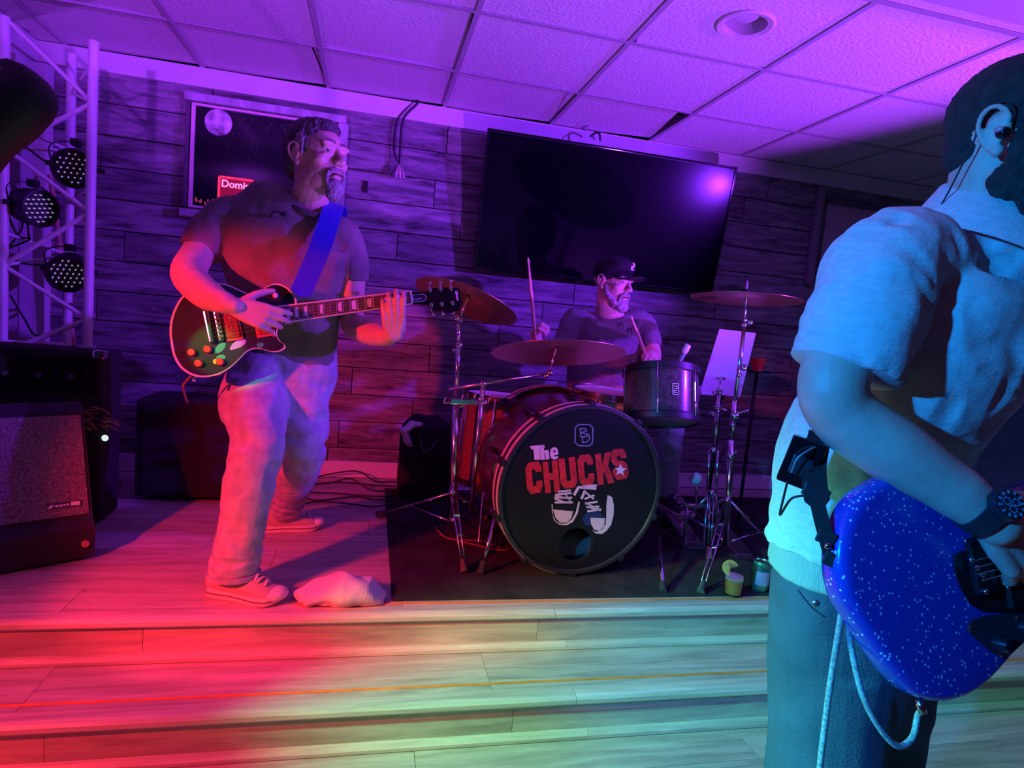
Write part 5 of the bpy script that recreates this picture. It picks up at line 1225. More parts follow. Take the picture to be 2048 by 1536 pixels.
pearl = mat('pearl_inlay', (0.75, 0.68, 0.66), 0.25, vary=0.15, vscale=80)
fp_ = [Lb * (1 - 2 ** (-n_ / 12)) for n_ in range(0, 23)]
for n_ in range(1, 23):
    t_ = npos(fp_[n_])
    if t_ > 1: break
    a_, b_ = across(t_); up_ = gN * (0.0088 + 0.002 * t_); B().tube([a_ + up_, b_ + up_], 0.0013, 6).build('fret', chrome, fbo)
for n_ in (3, 5, 7, 9, 12, 15, 17, 19):
    t0_, t1_ = npos(fp_[n_ - 1]), npos(fp_[n_])
    if t1_ > 1: break
    ta, tb_ = t0_ + (t1_ - t0_) * 0.22, t0_ + (t1_ - t0_) * 0.78; A0, B0 = across(ta); A1, B1 = across(tb_); u_ = gN * (0.0087 + 0.002 * ta)
    B().prism([A0.lerp(B0, 0.16) + u_, A0.lerp(B0, 0.84) + u_, A1.lerp(B1, 0.76) + u_, A1.lerp(B1, 0.24) + u_], gN * 0.0006).build('inlay', pearl, fbo)
B().hexa([NB + gu * 0.006 + gN * 0.002, NB - gu * 0.0 + gN * 0.002, NT + gN * 0.002, NT + gu * 0.006 + gN * 0.002, NB + gu * 0.006 + gN * 0.011, NB + gN * 0.011, NT + gN * 0.011, NT + gu * 0.006 + gN * 0.011]).build('nut', cream_b, eg)
hs = [(821, 583), (852, 583), (862, 576), (915, 575), (922, 583), (919, 592), (926, 604), (918, 621), (905, 624), (868, 622), (856, 610), (824, 608)]
hsb = G(820, 595); B().prism([G(x, y, 0.001) for x, y in hs], -gN * 0.016).build('headstock', gloss_black, eg)
for i, (bx_, by_, ux, uy) in enumerate(((859, 581, 860, 567), (880, 579, 881, 565), (901, 578, 902, 563), (862, 611, 866, 631), (883, 609, 886, 629), (904, 607, 906, 627))):
    p_ = G(bx_, by_); tn_ = B().lathe([(0, 0.014), (0.0035, 0.013), (0.004, 0.004), (0.0075, 0.003), (0.0078, 0.0)], p_ + gN * 0.001, frame(gN), 12).build('tuner', chrome, eg, True, 40)
    q_ = G(ux, uy, -0.008); B().tube([p_ - gN * 0.009, q_], 0.0024, 6).build('tuner_shaft', chrome, tn_, True)
    B().ell(q_, (0.0085, 0.0045, 0.011), rot_g, 12, 8).build('tuner_button', chrome, tn_, True)
cv = [(826, 590), (848, 588), (853, 594), (849, 602), (828, 604)]
B().prism([G(x, y, 0.0012) for x, y in cv], gN * 0.0012).build('truss_cover', black, eg)
for i in range(5): a_, b_ = cv[i], cv[(i + 1) % 5]; B().tube([G(*a_, 0.0028), G(*b_, 0.0028)], 0.0006, 5).build('cover_edge', white_m, eg)
link('cover_lettering', text_mesh('Standard', 0.0075, G(830, 600, 0.0028), gu, gv, 0.0003, 0.0, 0.9), white_m, eg)
link('headstock_lettering', text_mesh('Gibson', 0.013, G(910, 582, 0.0015), -gv, gu, 0.0003, 0.0002, 0.9), white_m, eg)
st_ = B()
for i in range(6):
    a_ = G(420, 654) + gN * 0.024 + gv * (-0.034 + i * 0.0136); m_ = G(440, 653) + gN * 0.0245 + gv * (-0.034 + i * 0.0136); e_ = NB.lerp(NT, 0.12 + 0.152 * i) + gN * 0.0125
    st_.tube([a_, m_, e_], 0.0006, 5)
st_.build('strings', steel, eg)['kind'] = 'stuff'
B().tube(crv([gc(350, 1350, -0.02), gc(280, 1420, -0.03), gc(240, 1500, -0.05), gc(300, 1700, -0.12)], 6), 0.0035, 8).build('lead_cable', mat('lead_red', (0.25, 0.08, 0.08), 0.5), eg, True)

# strap
sp_ = [GP(672, 470, 2.46), GP(676, 425, 2.42), GP(672, 408, 2.33), GP(664, 425, 2.225), GP(644, 486, 2.165), GP(622, 540, 2.150), GP(604, 580, 2.135), GP(598, 592, 2.125)]
cs = crv(sp_, 6); rg = []
for i, p_ in enumerate(cs):
    tn_ = (cs[min(i + 1, len(cs) - 1)] - cs[max(i - 1, 0)]).normalized(); nrm = V((0.1, -1, 0.35)) if i > 15 else (V((0.2, -0.4, 0.9)) if i > 8 else V((0.2, 0.5, 0.8)))
    sdv = tn_.cross(nrm).normalized(); nn = sdv.cross(tn_).normalized(); w_ = 0.033 * (1 if i < len(cs) - 5 else max(0.3, (len(cs) - i) / 6))
    rg.append([p_ - sdv * w_, p_ + sdv * w_, p_ + sdv * w_ + nn * 0.003, p_ - sdv * w_ + nn * 0.003])
tag(B().loft(rg).build('guitar_strap', mat('strap_blue', (0.03, 0.03, 0.55), 0.5), None, True, 40), 'bright blue guitar strap over the guitarist shoulder', 'strap')
# ------------------------------------------------------------------ drummer
DP = lambda px, py, y: at(px, py, y=y)
dr = thing('person', 'drummer in black cap and grey t-shirt sitting behind the drums', 'person', (1.2, 3.05, MATZ))
DM = head_matrix(DP(1226, 566, 2.97), (0.52, -0.85, -0.05), (0.0, 0.05, 1))
o = B(); head_shells(o, DM, 1.0, jaw=1.1)
o.tube([DM @ V((0, -0.02, -0.03)), DM @ V((0, -0.015, -0.09)), DP(1218, 622, 3.02), DP(1215, 650, 3.04)], [(0.06, 0.058), (0.058, 0.057), (0.066, 0.07), (0.08, 0.12)], 18, up=(0, 1, 0))
o.tube([DP(1214, 655, 3.04), DP(1210, 720, 3.05), DP(1205, 800, 3.06)], [(0.07, 0.13), (0.09, 0.14), (0.09, 0.13)], 16, up=(0, 1, 0), round_ends=True)
o.tube(crv([DP(1152, 636, 3.03), DP(1130, 672, 2.98), DP(1112, 716, 2.90), DP(1094, 704, 2.78), DP(1078, 690, 2.70)], 4), lerps([(0.046, 0.046), (0.043, 0.043), (0.042, 0.042), (0.038, 0.040), (0.025, 0.031)], 4), 16, round_ends=True)
hand(o, DP(1079, 692, 2.70), DP(1067, 655, 2.66) - DP(1079, 692, 2.70), (0.75, -0.55, 0.1), -1, 1.0, [(1.1, 1.3, 0.8)] * 4, 0.04, thumb_curl=0.3)
o.tube(crv([DP(1278, 640, 3.03), DP(1298, 672, 2.98), DP(1306, 712, 2.90), DP(1300, 716, 2.78), DP(1294, 716, 2.70)], 4), lerps([(0.046, 0.046), (0.043, 0.043), (0.042, 0.042), (0.038, 0.040), (0.026, 0.032)], 4), 16, round_ends=True)
hand(o, DP(1295, 717, 2.71), (-0.18, -0.95, 0.06), (-0.35, 0.1, -0.9), 1, 1.0, [(0.9, 1.2, 0.8)] * 4, 0.04)
o.organic('body', skin, dr, 0.004, 3)
face_parts(dr, DM, 1.0, mat('brow_dark', (0.05, 0.04, 0.04), 0.9))
R3 = DM.to_3x3().normalized(); b = B()
for c_, r_ in (((0, 0.078, -0.112), (0.040, 0.028, 0.030)), ((0, 0.05, -0.10), (0.052, 0.05, 0.03)), ((0, 0.095, -0.0525), (0.028, 0.009, 0.007))): b.ell(DM @ V(c_), r_, R3, 16, 10)
for sg in (-1, 1):
    b.tube([DM @ V(p) for p in crv([(sg * 0.068, 0.012, -0.02), (sg * 0.062, 0.03, -0.065), (sg * 0.044, 0.06, -0.095)], 4)], [0.009, 0.010, 0.011, 0.012, 0.013, 0.013, 0.013, 0.014, 0.014], 8, round_ends=True)
    b.tube([DM @ V(p) for p in crv([(sg * 0.014, 0.0955, -0.052), (sg * 0.030, 0.086, -0.064), (sg * 0.034, 0.078, -0.09)], 4)], [0.007] * 9, 8, round_ends=True)
b.organic('beard', mat('beard_light', (0.36, 0.34, 0.35), 0.9, vary=0.35, vscale=80, bump=0.7, bscale=170), dr, 0.0035, 2, disp=lambda c_, n_: 0.003 * noise.noise(c_ * 110))
# cap
cp = thing('cap', 'black baseball cap with a pale emblem worn by the drummer', 'cap', DM @ V((0, 0, 0.03)))
b = B(); b.ell(DM @ V((0, -0.012, 0.052)), (0.086, 0.106, 0.080), R3, 24, 14); b.ell(DM @ V((0, 0.02, 0.075)), (0.076, 0.085, 0.056), R3, 20, 12)
crown = b.organic('cap_crown', fabric_black, cp, 0.004, 3)
bl = [DM @ V((0.072 * sin(a), 0.062 + 0.105 * max(0, cos(a)) ** 0.7, 0.036 - 0.02 * abs(sin(a)) ** 2)) for a in [(-pi / 2) + pi * i / 16 for i in range(17)]]
b = B(); b.prism(bl, (DM.to_3x3() @ V((0, 0, 1))) * 0.004); b.build('cap_brim', fabric_black, cp)
ep = lambda u, v: DM @ V((-0.0 + u, 0.103 - 6 * u * u, 0.084 + v))
em = B()
for a_, b_ in (((-0.016, 0.014), (0.006, 0.02)), ((-0.016, 0.014), (-0.012, 0.0)), ((-0.012, 0.0), (0.012, 0.002)), ((0.012, 0.002), (0.008, -0.014)), ((0.008, -0.014), (-0.014, -0.012)), ((-0.004, 0.022), (0.004, -0.018))): em.tube([ep(*a_), ep(*b_)], 0.003, 6)
em.build('emblem', white_m, cp, True)
ts = B()
ts.tube(crv([DP(1206, 812, 3.06), DP(1206, 770, 3.06), DP(1209, 720, 3.05), DP(1213, 672, 3.04), DP(1216, 644, 3.03), DP(1218, 628, 3.02)], 4), lerps([(0.14, 0.19), (0.145, 0.195), (0.14, 0.20), (0.125, 0.205), (0.095, 0.17), (0.07, 0.085)], 4), 26, up=(0, 1, 0))
ts.tube(crv([DP(1180, 648, 3.03), DP(1152, 642, 3.03), DP(1134, 668, 2.99), DP(1122, 695, 2.95)], 4), lerps([(0.065, 0.065), (0.07, 0.07), (0.062, 0.062), (0.056, 0.056)], 4), 18)
ts.tube(crv([DP(1250, 650, 3.03), DP(1278, 645, 3.03), DP(1297, 670, 2.99), DP(1304, 698, 2.95)], 4), lerps([(0.065, 0.065), (0.07, 0.07), (0.062, 0.062), (0.056, 0.056)], 4), 18)
f_a = folds(0.010, 10, 10, 8, 12.0); f_b = folds(0.005, 26, 26, 18, 4.0)
ts.organic('t_shirt', mat('shirt_grey', (0.19, 0.175, 0.19), 0.9, vary=0.12, vscale=18, bump=0.25, bscale=300), dr, 0.006, 3, disp=lambda c_, n_: f_a(c_, n_) + f_b(c_, n_))
em = B(); 
for a_, b_ in (((1256, 655), (1256, 666)), ((1256, 660), (1262, 656)), ((1262, 656), (1263, 666)), ((1252, 662), (1256, 657))): em.tube([DP(*a_, 2.888), DP(*b_, 2.888)], 0.0025, 5)
em.build('chest_print', black_matt, dr)
jn = B()
jn.tube([DP(1206, 790, 3.06), DP(1206, 815, 3.05)], [(0.15, 0.18), (0.15, 0.18)], 20, up=(0, 1, 0), round_ends=True)
jn.tube(crv([DP(1180, 815, 3.02), DP(1163, 812, 2.88), DP(1150, 812, 2.74), DP(1152, 850, 2.74), DP(1160, 940, 2.80), DP(1165, 1000, 2.86)], 4), lerps([(0.10, 0.10), (0.092, 0.092), (0.078, 0.078), (0.068, 0.068), (0.062, 0.062), (0.056, 0.056)], 4), 18)
jn.tube(crv([DP(1240, 815, 3.02), DP(1290, 820, 2.90), DP(1338, 830, 2.80), DP(1342, 870, 2.80), DP(1336, 930, 2.86), DP(1334, 985, 2.90)], 4), lerps([(0.10, 0.10), (0.090, 0.090), (0.074, 0.074), (0.064, 0.064), (0.058, 0.058), (0.054, 0.054)], 4), 18)
f_c = folds(0.007, 14, 14, 18, 2.0)
jn.organic('jeans', denim, dr, 0.006, 3, disp=f_c)
dark_canvas = mat('canvas_dark', (0.04, 0.04, 0.05), 0.9)
for hx, hy in ((DP(1165, 1000, 2.86).x, 2.90), (DP(1334, 985, 2.9).x, 2.94)):
    shoe(dr, (hx, hy, 0.07), (hx + 0.02, hy - 0.26, 0.075), 0.05, dark_canvas, rub_m, (hx, hy - 0.04, 0.19), None)
stick_m = mat('stick_wood', (0.62, 0.42, 0.26), 0.5)
a_, b_ = DP(1072, 690, 2.63), DP(1056, 516, 2.56); dd = (b_ - a_)
tag(B().tube([a_ - dd * 0.08, a_ + dd * 0.6, a_ + dd * 0.93, a_ + dd * 0.96, b_], [0.0075, 0.0075, 0.004, 0.006, 0.003], 10, round_ends=True).build('drumstick', stick_m, None, True), 'raised wooden drumstick in the drummer right hand', 'drumstick', 'drumsticks')
a_, b_ = DP(1296, 722, 2.64), DP(1262, 632, 2.52); dd = (b_ - a_)
tag(B().tube([a_ - dd * 0.1, a_ + dd * 0.6, a_ + dd * 0.93, a_ + dd * 0.96, b_], [0.0075, 0.0075, 0.004, 0.006, 0.003], 10, round_ends=True).build('drumstick', stick_m, None, True), 'lower wooden drumstick held above the tom', 'drumstick', 'drumsticks')
thn = thing('drum_throne', 'round black drum stool under the drummer', 'stool', (1.21, 3.08, MATZ))
sz = DP(1206, 815, 3.05).z - 0.15
B().lathe([(0, sz - 0.06), (0.15, sz - 0.06), (0.165, sz - 0.045), (0.165, sz - 0.015), (0.14, sz), (0, sz)], (1.21, 3.08, 0), None, 28).build('seat', fabric_black, thn, True, 50)
B().tube([(1.21, 3.08, sz - 0.06), (1.21, 3.08, 0.1)], 0.015, 12).build('post', chrome, thn, True)
for k_ in range(3): an = 0.5 + k_ * 2.094; B().tube([(1.21, 3.08, 0.22), (1.21 + 0.22 * cos(an), 3.08 + 0.22 * sin(an), MATZ + 0.008)], 0.01, 8).build('leg', chrome, thn, True)
# ------------------------------------------------------------------ bass player, close on the right, standing on the lower floor
FLZ = -2 * RISE
NP = lambda px, py, y: at(px, py, y=y)
bpz = thing('person', 'bass player in short sleeved collared shirt close at the right edge', 'person', (0.95, 0.95, FLZ))
FB = V((0.34, -0.94, 0)).normalized(); RB = FB.cross(V((0, 0, 1)))
FH = V((0.30, -0.95, -0.04)).normalized()
earp = NP(1990, 262, 0.79)
NM = head_matrix((0, 0, 0), FH, (-0.02, 0.0, 1)); NM.translation = earp - NM.to_3x3() @ V((0.080, -0.012, -0.002))
nb = NP(1990, 462, 0.868)     # neck base centre
o = B(); head_shells(o, NM, 1.04, jaw=1.06)
o.tube([NM @ V((0, -0.035, -0.01)), NM @ V((0, -0.035, -0.07)), nb + V((0, 0, 0.04)), nb - V((0, -0.01, 0.05))], [(0.066, 0.062), (0.064, 0.062), (0.066, 0.066), (0.070, 0.078)], 22, up=FB)
shr = NP(1768, 536, 0.825); elb = NP(1652, 800, 0.80); wri = NP(1962, 1018, 0.700)
tc0 = nb + V((-0.02, 0.03, -0.14)); tc1 = V((0.92, 0.975, 0.80)); tc2 = V((0.905, 0.97, 0.60)); tc3 = V((0.905, 0.97, 0.45))
o.tube([nb - V((0, -0.02, 0.05)), tc0 + V((0, 0.01, 0)), tc1, tc2], [(0.06, 0.09), (0.09, 0.15), (0.10, 0.16), (0.10, 0.15)], 20, up=FB, round_ends=True)
o.tube(crv([shr + V((0.03, 0.02, 0.0)), shr.lerp(elb, 0.45), elb + V((0.008, 0, 0.03)), elb + V((0.03, -0.006, -0.02)), elb.lerp(wri, 0.42) + V((0, 0, -0.004)), elb.lerp(wri, 0.8), wri, wri + (wri - elb).normalized() * 0.03], 5),
       lerps([(0.062, 0.062), (0.054, 0.056), (0.048, 0.050), (0.049, 0.050), (0.046, 0.050), (0.036, 0.041), (0.029, 0.036), (0.028, 0.036)], 5), 24, up=(0, -1, 0.3), round_ends=True)
dW = (NP(2062, 1120, 0.69) - wri).normalized()
hand(o, wri + dW * 0.012, dW, (0.25, 0.9, -0.3), 1, 1.08, [(0.3, 0.6, 0.4), (0.4, 0.65, 0.4), (0.45, 0.7, 0.4), (0.5, 0.7, 0.4)], 0.08)
shl = nb - RB * 0.20 + V((0, 0, -0.09)); ell_ = shl + V((0.10, -0.10, -0.26)); wll = ell_ + V((0.16, -0.20, 0.02))
o.tube(crv([shl, ell_, wll], 5), lerps([(0.06, 0.06), (0.047, 0.047), (0.03, 0.034)], 5), 18, round_ends=True)
hand(o, wll, (0.35, -0.5, 0.6), (-0.3, -0.7, -0.2), -1, 1.0, [(0.4, 1.0, 0.7)] * 4)
o.organic('body', skin, bpz, 0.0034, 3)
face_parts(bpz, NM, 1.04, mat('brow_brown', (0.06, 0.045, 0.04), 0.9))
R3 = NM.to_3x3().normalized(); q = 1.04
hairb = mat('hair_brown', (0.035, 0.028, 0.026), 0.85, vary=0.4, vscale=60, bump=0.9, bscale=220)
hb = B()
for c_, r_ in (((0, -0.019, 0.041), (0.0785, 0.0985, 0.083)), ((0, 0.03, 0.080), (0.062, 0.055, 0.036)), ((0, -0.058, -0.010), (0.062, 0.052, 0.052))): hb.ell(NM @ (V(c_) * q), tuple(a * q for a in r_), R3, 24, 16)
for sg in (-1, 1): hb.ell(NM @ (V((sg * 0.068, 0.016, 0.03)) * q), (0.009, 0.020, 0.034), R3, 12, 8)
hb.organic('hair', hairb, bpz, 0.0035, 3, disp=lambda c_, n_: 0.0018 * noise.noise(c_ * 150))
bd_ = B()
for c_, r_ in (((0, 0.075, -0.108), (0.044, 0.030, 0.030)), ((0, 0.045, -0.105), (0.056, 0.05, 0.030)), ((0, 0.095, -0.0525), (0.028, 0.009, 0.007))): bd_.ell(NM @ (V(c_) * q), r_, R3, 16, 10)
for sg in (-1, 1):
    bd_.ell(NM @ (V((sg * 0.050, 0.012, -0.068)) * q), (0.016, 0.036, 0.030), R3, 14, 10)
    bd_.tube([NM @ (V(p) * q) for p in crv([(sg * 0.069, 0.020, 0.0), (sg * 0.060, 0.022, -0.04), (sg * 0.048, 0.026, -0.078), (sg * 0.036, 0.06, -0.105)], 4)], [0.008, 0.011, 0.015, 0.018, 0.020, 0.021, 0.022, 0.022, 0.022, 0.022, 0.022, 0.022, 0.022], 10, round_ends=True)
    bd_.tube([NM @ (V(p) * q) for p in crv([(sg * 0.014, 0.0955, -0.052), (sg * 0.032, 0.086, -0.064), (sg * 0.038, 0.074, -0.09)], 4)], [0.009] * 9, 8, round_ends=True)
bd_.organic('beard', hairb, bpz, 0.0035, 2, disp=lambda c_, n_: 0.003 * noise.noise(c_ * 130))
# in-ear monitor
iem = thing('in_ear_monitor', 'small pink and black in-ear monitor in the bass player ear', 'earpiece', NM @ V((0.086, 0.004, -0.006)))
B().ell(NM @ (V((0.084, 0.002, -0.008)) * q), (0.008, 0.010, 0.009), R3, 14, 10).build('shell', gloss_black, iem, True)
B().ell(NM @ (V((0.091, -0.001, -0.004)) * q), (0.003, 0.007, 0.0045), R3, 12, 8).build('face_plate', mat('iem_pink', (0.75, 0.25, 0.3), 0.3), iem, True)
cbl = [NM @ (V(p) * q) for p in ((0.086, 0.010, 0.004), (0.084, 0.010, 0.024), (0.083, -0.006, 0.036), (0.086, -0.030, 0.018), (0.082, -0.034, -0.012), (0.074, -0.050, -0.05), (0.064, -0.068, -0.088), (0.055, -0.085, -0.115))]
B().tube(crv(cbl, 6), 0.0013, 6).build('cable', black, iem, True)

# collared shirt
bshirt = mat('shirt_pale', (0.62, 0.62, 0.60), 0.85, vary=0.10, vscale=50, bump=0.35, bscale=160, stretch=(1, 1, 3))
s_ = B()
s_.tube(crv([V((0.922, 0.968, 0.600)), V((0.922, 0.97, 0.67)), V((0.925, 0.972, 0.79)), tc0 + V((-0.015, 0.0, -0.05)), tc0 + V((0, 0, 0.06)), nb + V((0.0, -0.002, -0.03)), nb + V((-0.005, -0.012, 0.028))], 5),
        lerps([(0.140, 0.196), (0.138, 0.192), (0.136, 0.192), (0.140, 0.205), (0.124, 0.190), (0.098, 0.126), (0.080, 0.084)], 5), 40, up=FB)
hem = NP(1690, 738, 0.815)
s_.tube(crv([nb + RB * 0.06 + V((0, 0.02, -0.085)), shr + V((0.035, 0.025, 0.012)), shr.lerp(hem, 0.45), hem], 5), lerps([(0.080, 0.080), (0.086, 0.086), (0.082, 0.084), (0.072, 0.080)], 5), 28)
s_.tube(crv([nb - RB * 0.06 + V((0, 0, -0.07)), shl + V((0, 0, 0.01)), shl.lerp(ell_, 0.6)], 5), lerps([(0.085, 0.085), (0.088, 0.088), (0.07, 0.07)], 5), 24)
fa = folds(0.012, 7, 7, 4.5, 6.0); fb_ = folds(0.006, 22, 22, 12, 2.5); arm_d = (hem - shr).normalized()
def sdisp(c_, n_):
    v = fa(c_, n_) + fb_(c_, n_)
    # drag folds fanning from the armpit and across the sleeve
    p_ = c_ - shr; along = p_.dot(arm_d); v += 0.004 * sin(along * 120 + 6 * noise.noise(c_ * 14)) * max(0, noise.noise(c_ * 9 + V((3, 1, 2))) + 0.1)
    return v
s_.organic('shirt', bshirt, bpz, 0.0048, 3, disp=sdisp)
# sleeve hem, shoulder seam and collar
hd = (hem - shr.lerp(hem, 0.45)).normalized()
B().tube([hem - hd * 0.022, hem - hd * 0.018, hem + hd * 0.002, hem + hd * 0.004], [(0.0745, 0.082), (0.0755, 0.083), (0.0755, 0.083), (0.073, 0.080)], 32).build('sleeve_hem', bshirt, bpz, True, 50)
cb = B(); cpts = []; nseg = 26; cn = nb + V((-0.008, -0.014, 0.0))
for i in range(nseg + 1):
    a = -2.5 + 5.0 * i / nseg   # angle around the neck, 0 = nape
    dirv = -FB * cos(a) + RB * sin(a)
    top = cn + dirv * 0.088 + V((0, 0, 0.074 - 0.055 * (abs(a) / 2.5) ** 2)) ; fold_ = 0.064 + 0.03 * (abs(a) / 2.5) ** 3
    bot = cn + dirv * (0.128 + 0.014 * (abs(a) / 2.5)) + V((0, 0, 0.074 - 0.055 * (abs(a) / 2.5) ** 2 - fold_))
    cpts.append((top, bot, dirv))
rings = [[t_ - d_ * 0.003, t_ + V((0, 0, 0.003)), t_ + d_ * 0.004, b_ + d_ * 0.004, b_, t_.lerp(b_, 0.5) - d_ * 0.001] for t_, b_, d_ in cpts]
cb.loft(rings); cb.build('collar', bshirt, bpz, True, 60)
B().tube([nb + (-FB * cos(a) + RB * sin(a)) * 0.071 + V((0, 0, 0.055 - 0.04 * (abs(a) / 2.5) ** 2)) for a in [-2.4 + 4.8 * i / 24 for i in range(25)]], [(0.022, 0.003)] * 25, 10, up=(0, 0, 1)).build('collar_stand', mat('collar_inside', (0.35, 0.30, 0.28), 0.9), bpz, True)
# undershirt tail and trousers
B().tube(crv([V((0.924, 0.97, 0.570)), V((0.922, 0.968, 0.60)), V((0.922, 0.97, 0.66))], 4), lerps([(0.136, 0.190), (0.134, 0.188), (0.128, 0.182)], 4), 32, up=FB).organic('undershirt', mat('undershirt', (0.45, 0.46, 0.46), 0.9, bump=0.5, bscale=90, stretch=(8, 8, 0.5)), bpz, 0.006, 2)
tr_m = mat('trousers_navy', (0.06, 0.08, 0.14), 0.85, vary=0.12, vscale=16, bump=0.3, bscale=240)
t_ = B()
t_.tube([V((0.922, 0.97, 0.63)), V((0.925, 0.97, 0.54)), V((0.94, 0.97, 0.42)), V((0.95, 0.97, 0.32))], [(0.120, 0.172), (0.126, 0.178), (0.130, 0.180), (0.115, 0.165)], 32, up=FB, round_ends=True)
for sg in (1, -1):
    hp = V((0.95, 0.97, 0.40)) + RB * 0.085 * sg
    t_.tube(crv([hp, hp + V((0.02, -0.0, -0.22)), hp + V((0.01, 0.01, -0.42)), V((hp.x, hp.y, FLZ + 0.05))], 4), lerps([(0.112, 0.10), (0.102, 0.095), (0.085, 0.085), (0.080, 0.085)], 4), 24, up=FB)
tf_ = folds(0.010, 9, 9, 7, 9.0)
t_.organic('trousers', tr_m, bpz, 0.006, 3, disp=tf_)
pk_ = NP(1622, 1195, 0.80); B().tube(crv([NP(1596, 1180, 0.822), NP(1624, 1215, 0.800), NP(1652, 1235, 0.786)], 4), 0.0016, 6).build('pocket_seam', mat('seam_dark', (0.03, 0.035, 0.05), 0.9), bpz)
B().lathe([(0, 0.003), (0.005, 0.003), (0.006, 0)], NP(1632, 1206, 0.795), frame((-0.5, -0.85, 0.1)), 14).build('rivet', steel, bpz, True)
for sg in (1, -1):
    hp = V((0.95, 0.97, 0)) + RB * 0.085 * sg
    shoe(bpz, V((hp.x, hp.y, FLZ)) - FB * 0.08, V((hp.x, hp.y, FLZ)) + FB * 0.2, 0.052, dark_canvas, rub_m, V((hp.x, hp.y, FLZ + 0.12)), None)

# wrist watch
wt = thing('wrist_watch', 'chunky dark wrist watch on the bass player right wrist', 'watch', wri)
wd_ = (wri - elb).normalized(); wf = frame(wd_, (0, -1, 0)); wc_ = wri + wd_ * 0.002
band_m = mat('watch_band', (0.02, 0.022, 0.03), 0.5)
B().tube([wc_ - wd_ * 0.014, wc_ + wd_ * 0.014], [(0.0365, 0.0395), (0.0365, 0.0395)], 28, up=(0, -1, 0.3)).build('band', band_m, wt, True, 40)
wn_ = (V((-0.12, -0.90, 0.42))); wn_ = (wn_ - wd_ * wn_.dot(wd_)).normalized(); wctr = wc_ + wn_ * 0.039
B().lathe([(0, 0.012), (0.017, 0.012), (0.021, 0.010), (0.0225, 0.004), (0.0225, -0.004), (0, -0.004)], wctr, frame(wn_), 32).build('case', mat('watch_case', (0.03, 0.035, 0.05), 0.3, 0.5), wt, True, 40)
fd = frame(wn_); dl_ = B()
for k_ in range(12): an = k_ * pi / 6; dl_.box(wctr + fd @ V((0.0165 * cos(an), 0.0165 * sin(an), 0.0125)), (0.004, 0.0025, 0.0022), fd @ M.Rotation(an, 3, 'Z'))
for cx_, cy_, r_ in ((0.007, 0.002, 0.005), (-0.006, 0.004, 0.005), (0.0, -0.007, 0.005)):
    for k_ in range(8): an = k_ * pi / 4; dl_.box(wctr + fd @ V((cx_ + r_ * cos(an), cy_ + r_ * sin(an), 0.0125)), (0.0022, 0.0014, 0.0015), fd @ M.Rotation(an, 3, 'Z'))
dl_.build('dial_markings', mat('watch_marks', (0.25, 0.4, 0.6), 0.3, 0.4), wt)['kind'] = 'stuff'
B().tube([wctr + fd @ V((0.022, 0, 0.003)), wctr + fd @ V((0.029, 0, 0.003))], 0.003, 8).build('crown', steel, wt, True)

# ------------------------------------------------------------------ bass guitar
p0 = NP(1850, 1100, 0.72); b1 = NP(2048, 1045, 0.80)
bN = V((0.10, -0.96, 0.26)).normalized(); bu = (on_plane(2048, 1050, p0, bN) - p0).normalized(); bv = bN.cross(bu); bv = bv if bv.z > 0 else -bv
Q = lambda X, Y, off=0.0: on_plane(1540 + X / 2.087, 800 + Y / 2.087, p0 + bN * off, bN)
bg = thing('bass_guitar', 'blue sparkle electric bass guitar with dark pickguard held at the right', 'guitar', Q(680, 1268))
bo = [(480, 335), (400, 390), (350, 450), (318, 540), (302, 640), (305, 740), (325, 830), (362, 900), (425, 1000), (500, 1110), (575, 1200), (640, 1250), (720, 1268), (800, 1255), (880, 1215), (960, 1140), (1040, 1045), (1110, 980), (1190, 940), (1290, 935), (1390, 900), (1450, 830), (1420, 760), (1330, 720), (1290, 640), (1290, 560), (1330, 480), (1420, 400), (1400, 320), (1300, 290), (1180, 320), (1070, 360), (960, 360), (840, 320), (720, 285), (590, 290)]
bop = [Q(x, y) for x, y in bo]; bop = crv(bop + [bop[0]], 3)[:-1]
spk = bpy.data.materials.new('blue_sparkle'); spk.use_nodes = True; nt = spk.node_tree; bs = nt.nodes['Principled BSDF']; bs.inputs['Base Color'].default_value = (0.015, 0.06, 0.55, 1); bs.inputs['Roughness'].default_value = 0.25; bs.inputs['Coat Weight'].default_value = 0.4
tcn = nt.nodes.new('ShaderNodeTexCoord'); vo = nt.nodes.new('ShaderNodeTexVoronoi'); vo.inputs['Scale'].default_value = 170; nt.links.new(tcn.outputs['Object'], vo.inputs['Vector'])
m1 = nt.nodes.new('ShaderNodeMath'); m1.operation = 'LESS_THAN'; m1.inputs[1].default_value = 0.30; nt.links.new(vo.outputs['Distance'], m1.inputs[0])
sx_ = nt.nodes.new('ShaderNodeSeparateColor'); nt.links.new(vo.outputs['Color'], sx_.inputs[0]); m2 = nt.nodes.new('ShaderNodeMath'); m2.operation = 'GREATER_THAN'; m2.inputs[1].default_value = 0.70; nt.links.new(sx_.outputs[0], m2.inputs[0])
m3 = nt.nodes.new('ShaderNodeMath'); m3.operation = 'MULTIPLY'; nt.links.new(m1.outputs[0], m3.inputs[0]); nt.links.new(m2.outputs[0], m3.inputs[1])
mxc = nt.nodes.new('ShaderNodeMixRGB'); mxc.inputs[1].default_value = (0.012, 0.055, 0.50, 1); mxc.inputs[2].default_value = (0.75, 0.85, 1.0, 1); nt.links.new(m3.outputs[0], mxc.inputs[0]); nt.links.new(mxc.outputs[0], bs.inputs['Base Color'])
bc_ = sum(bop, V()) / len(bop)
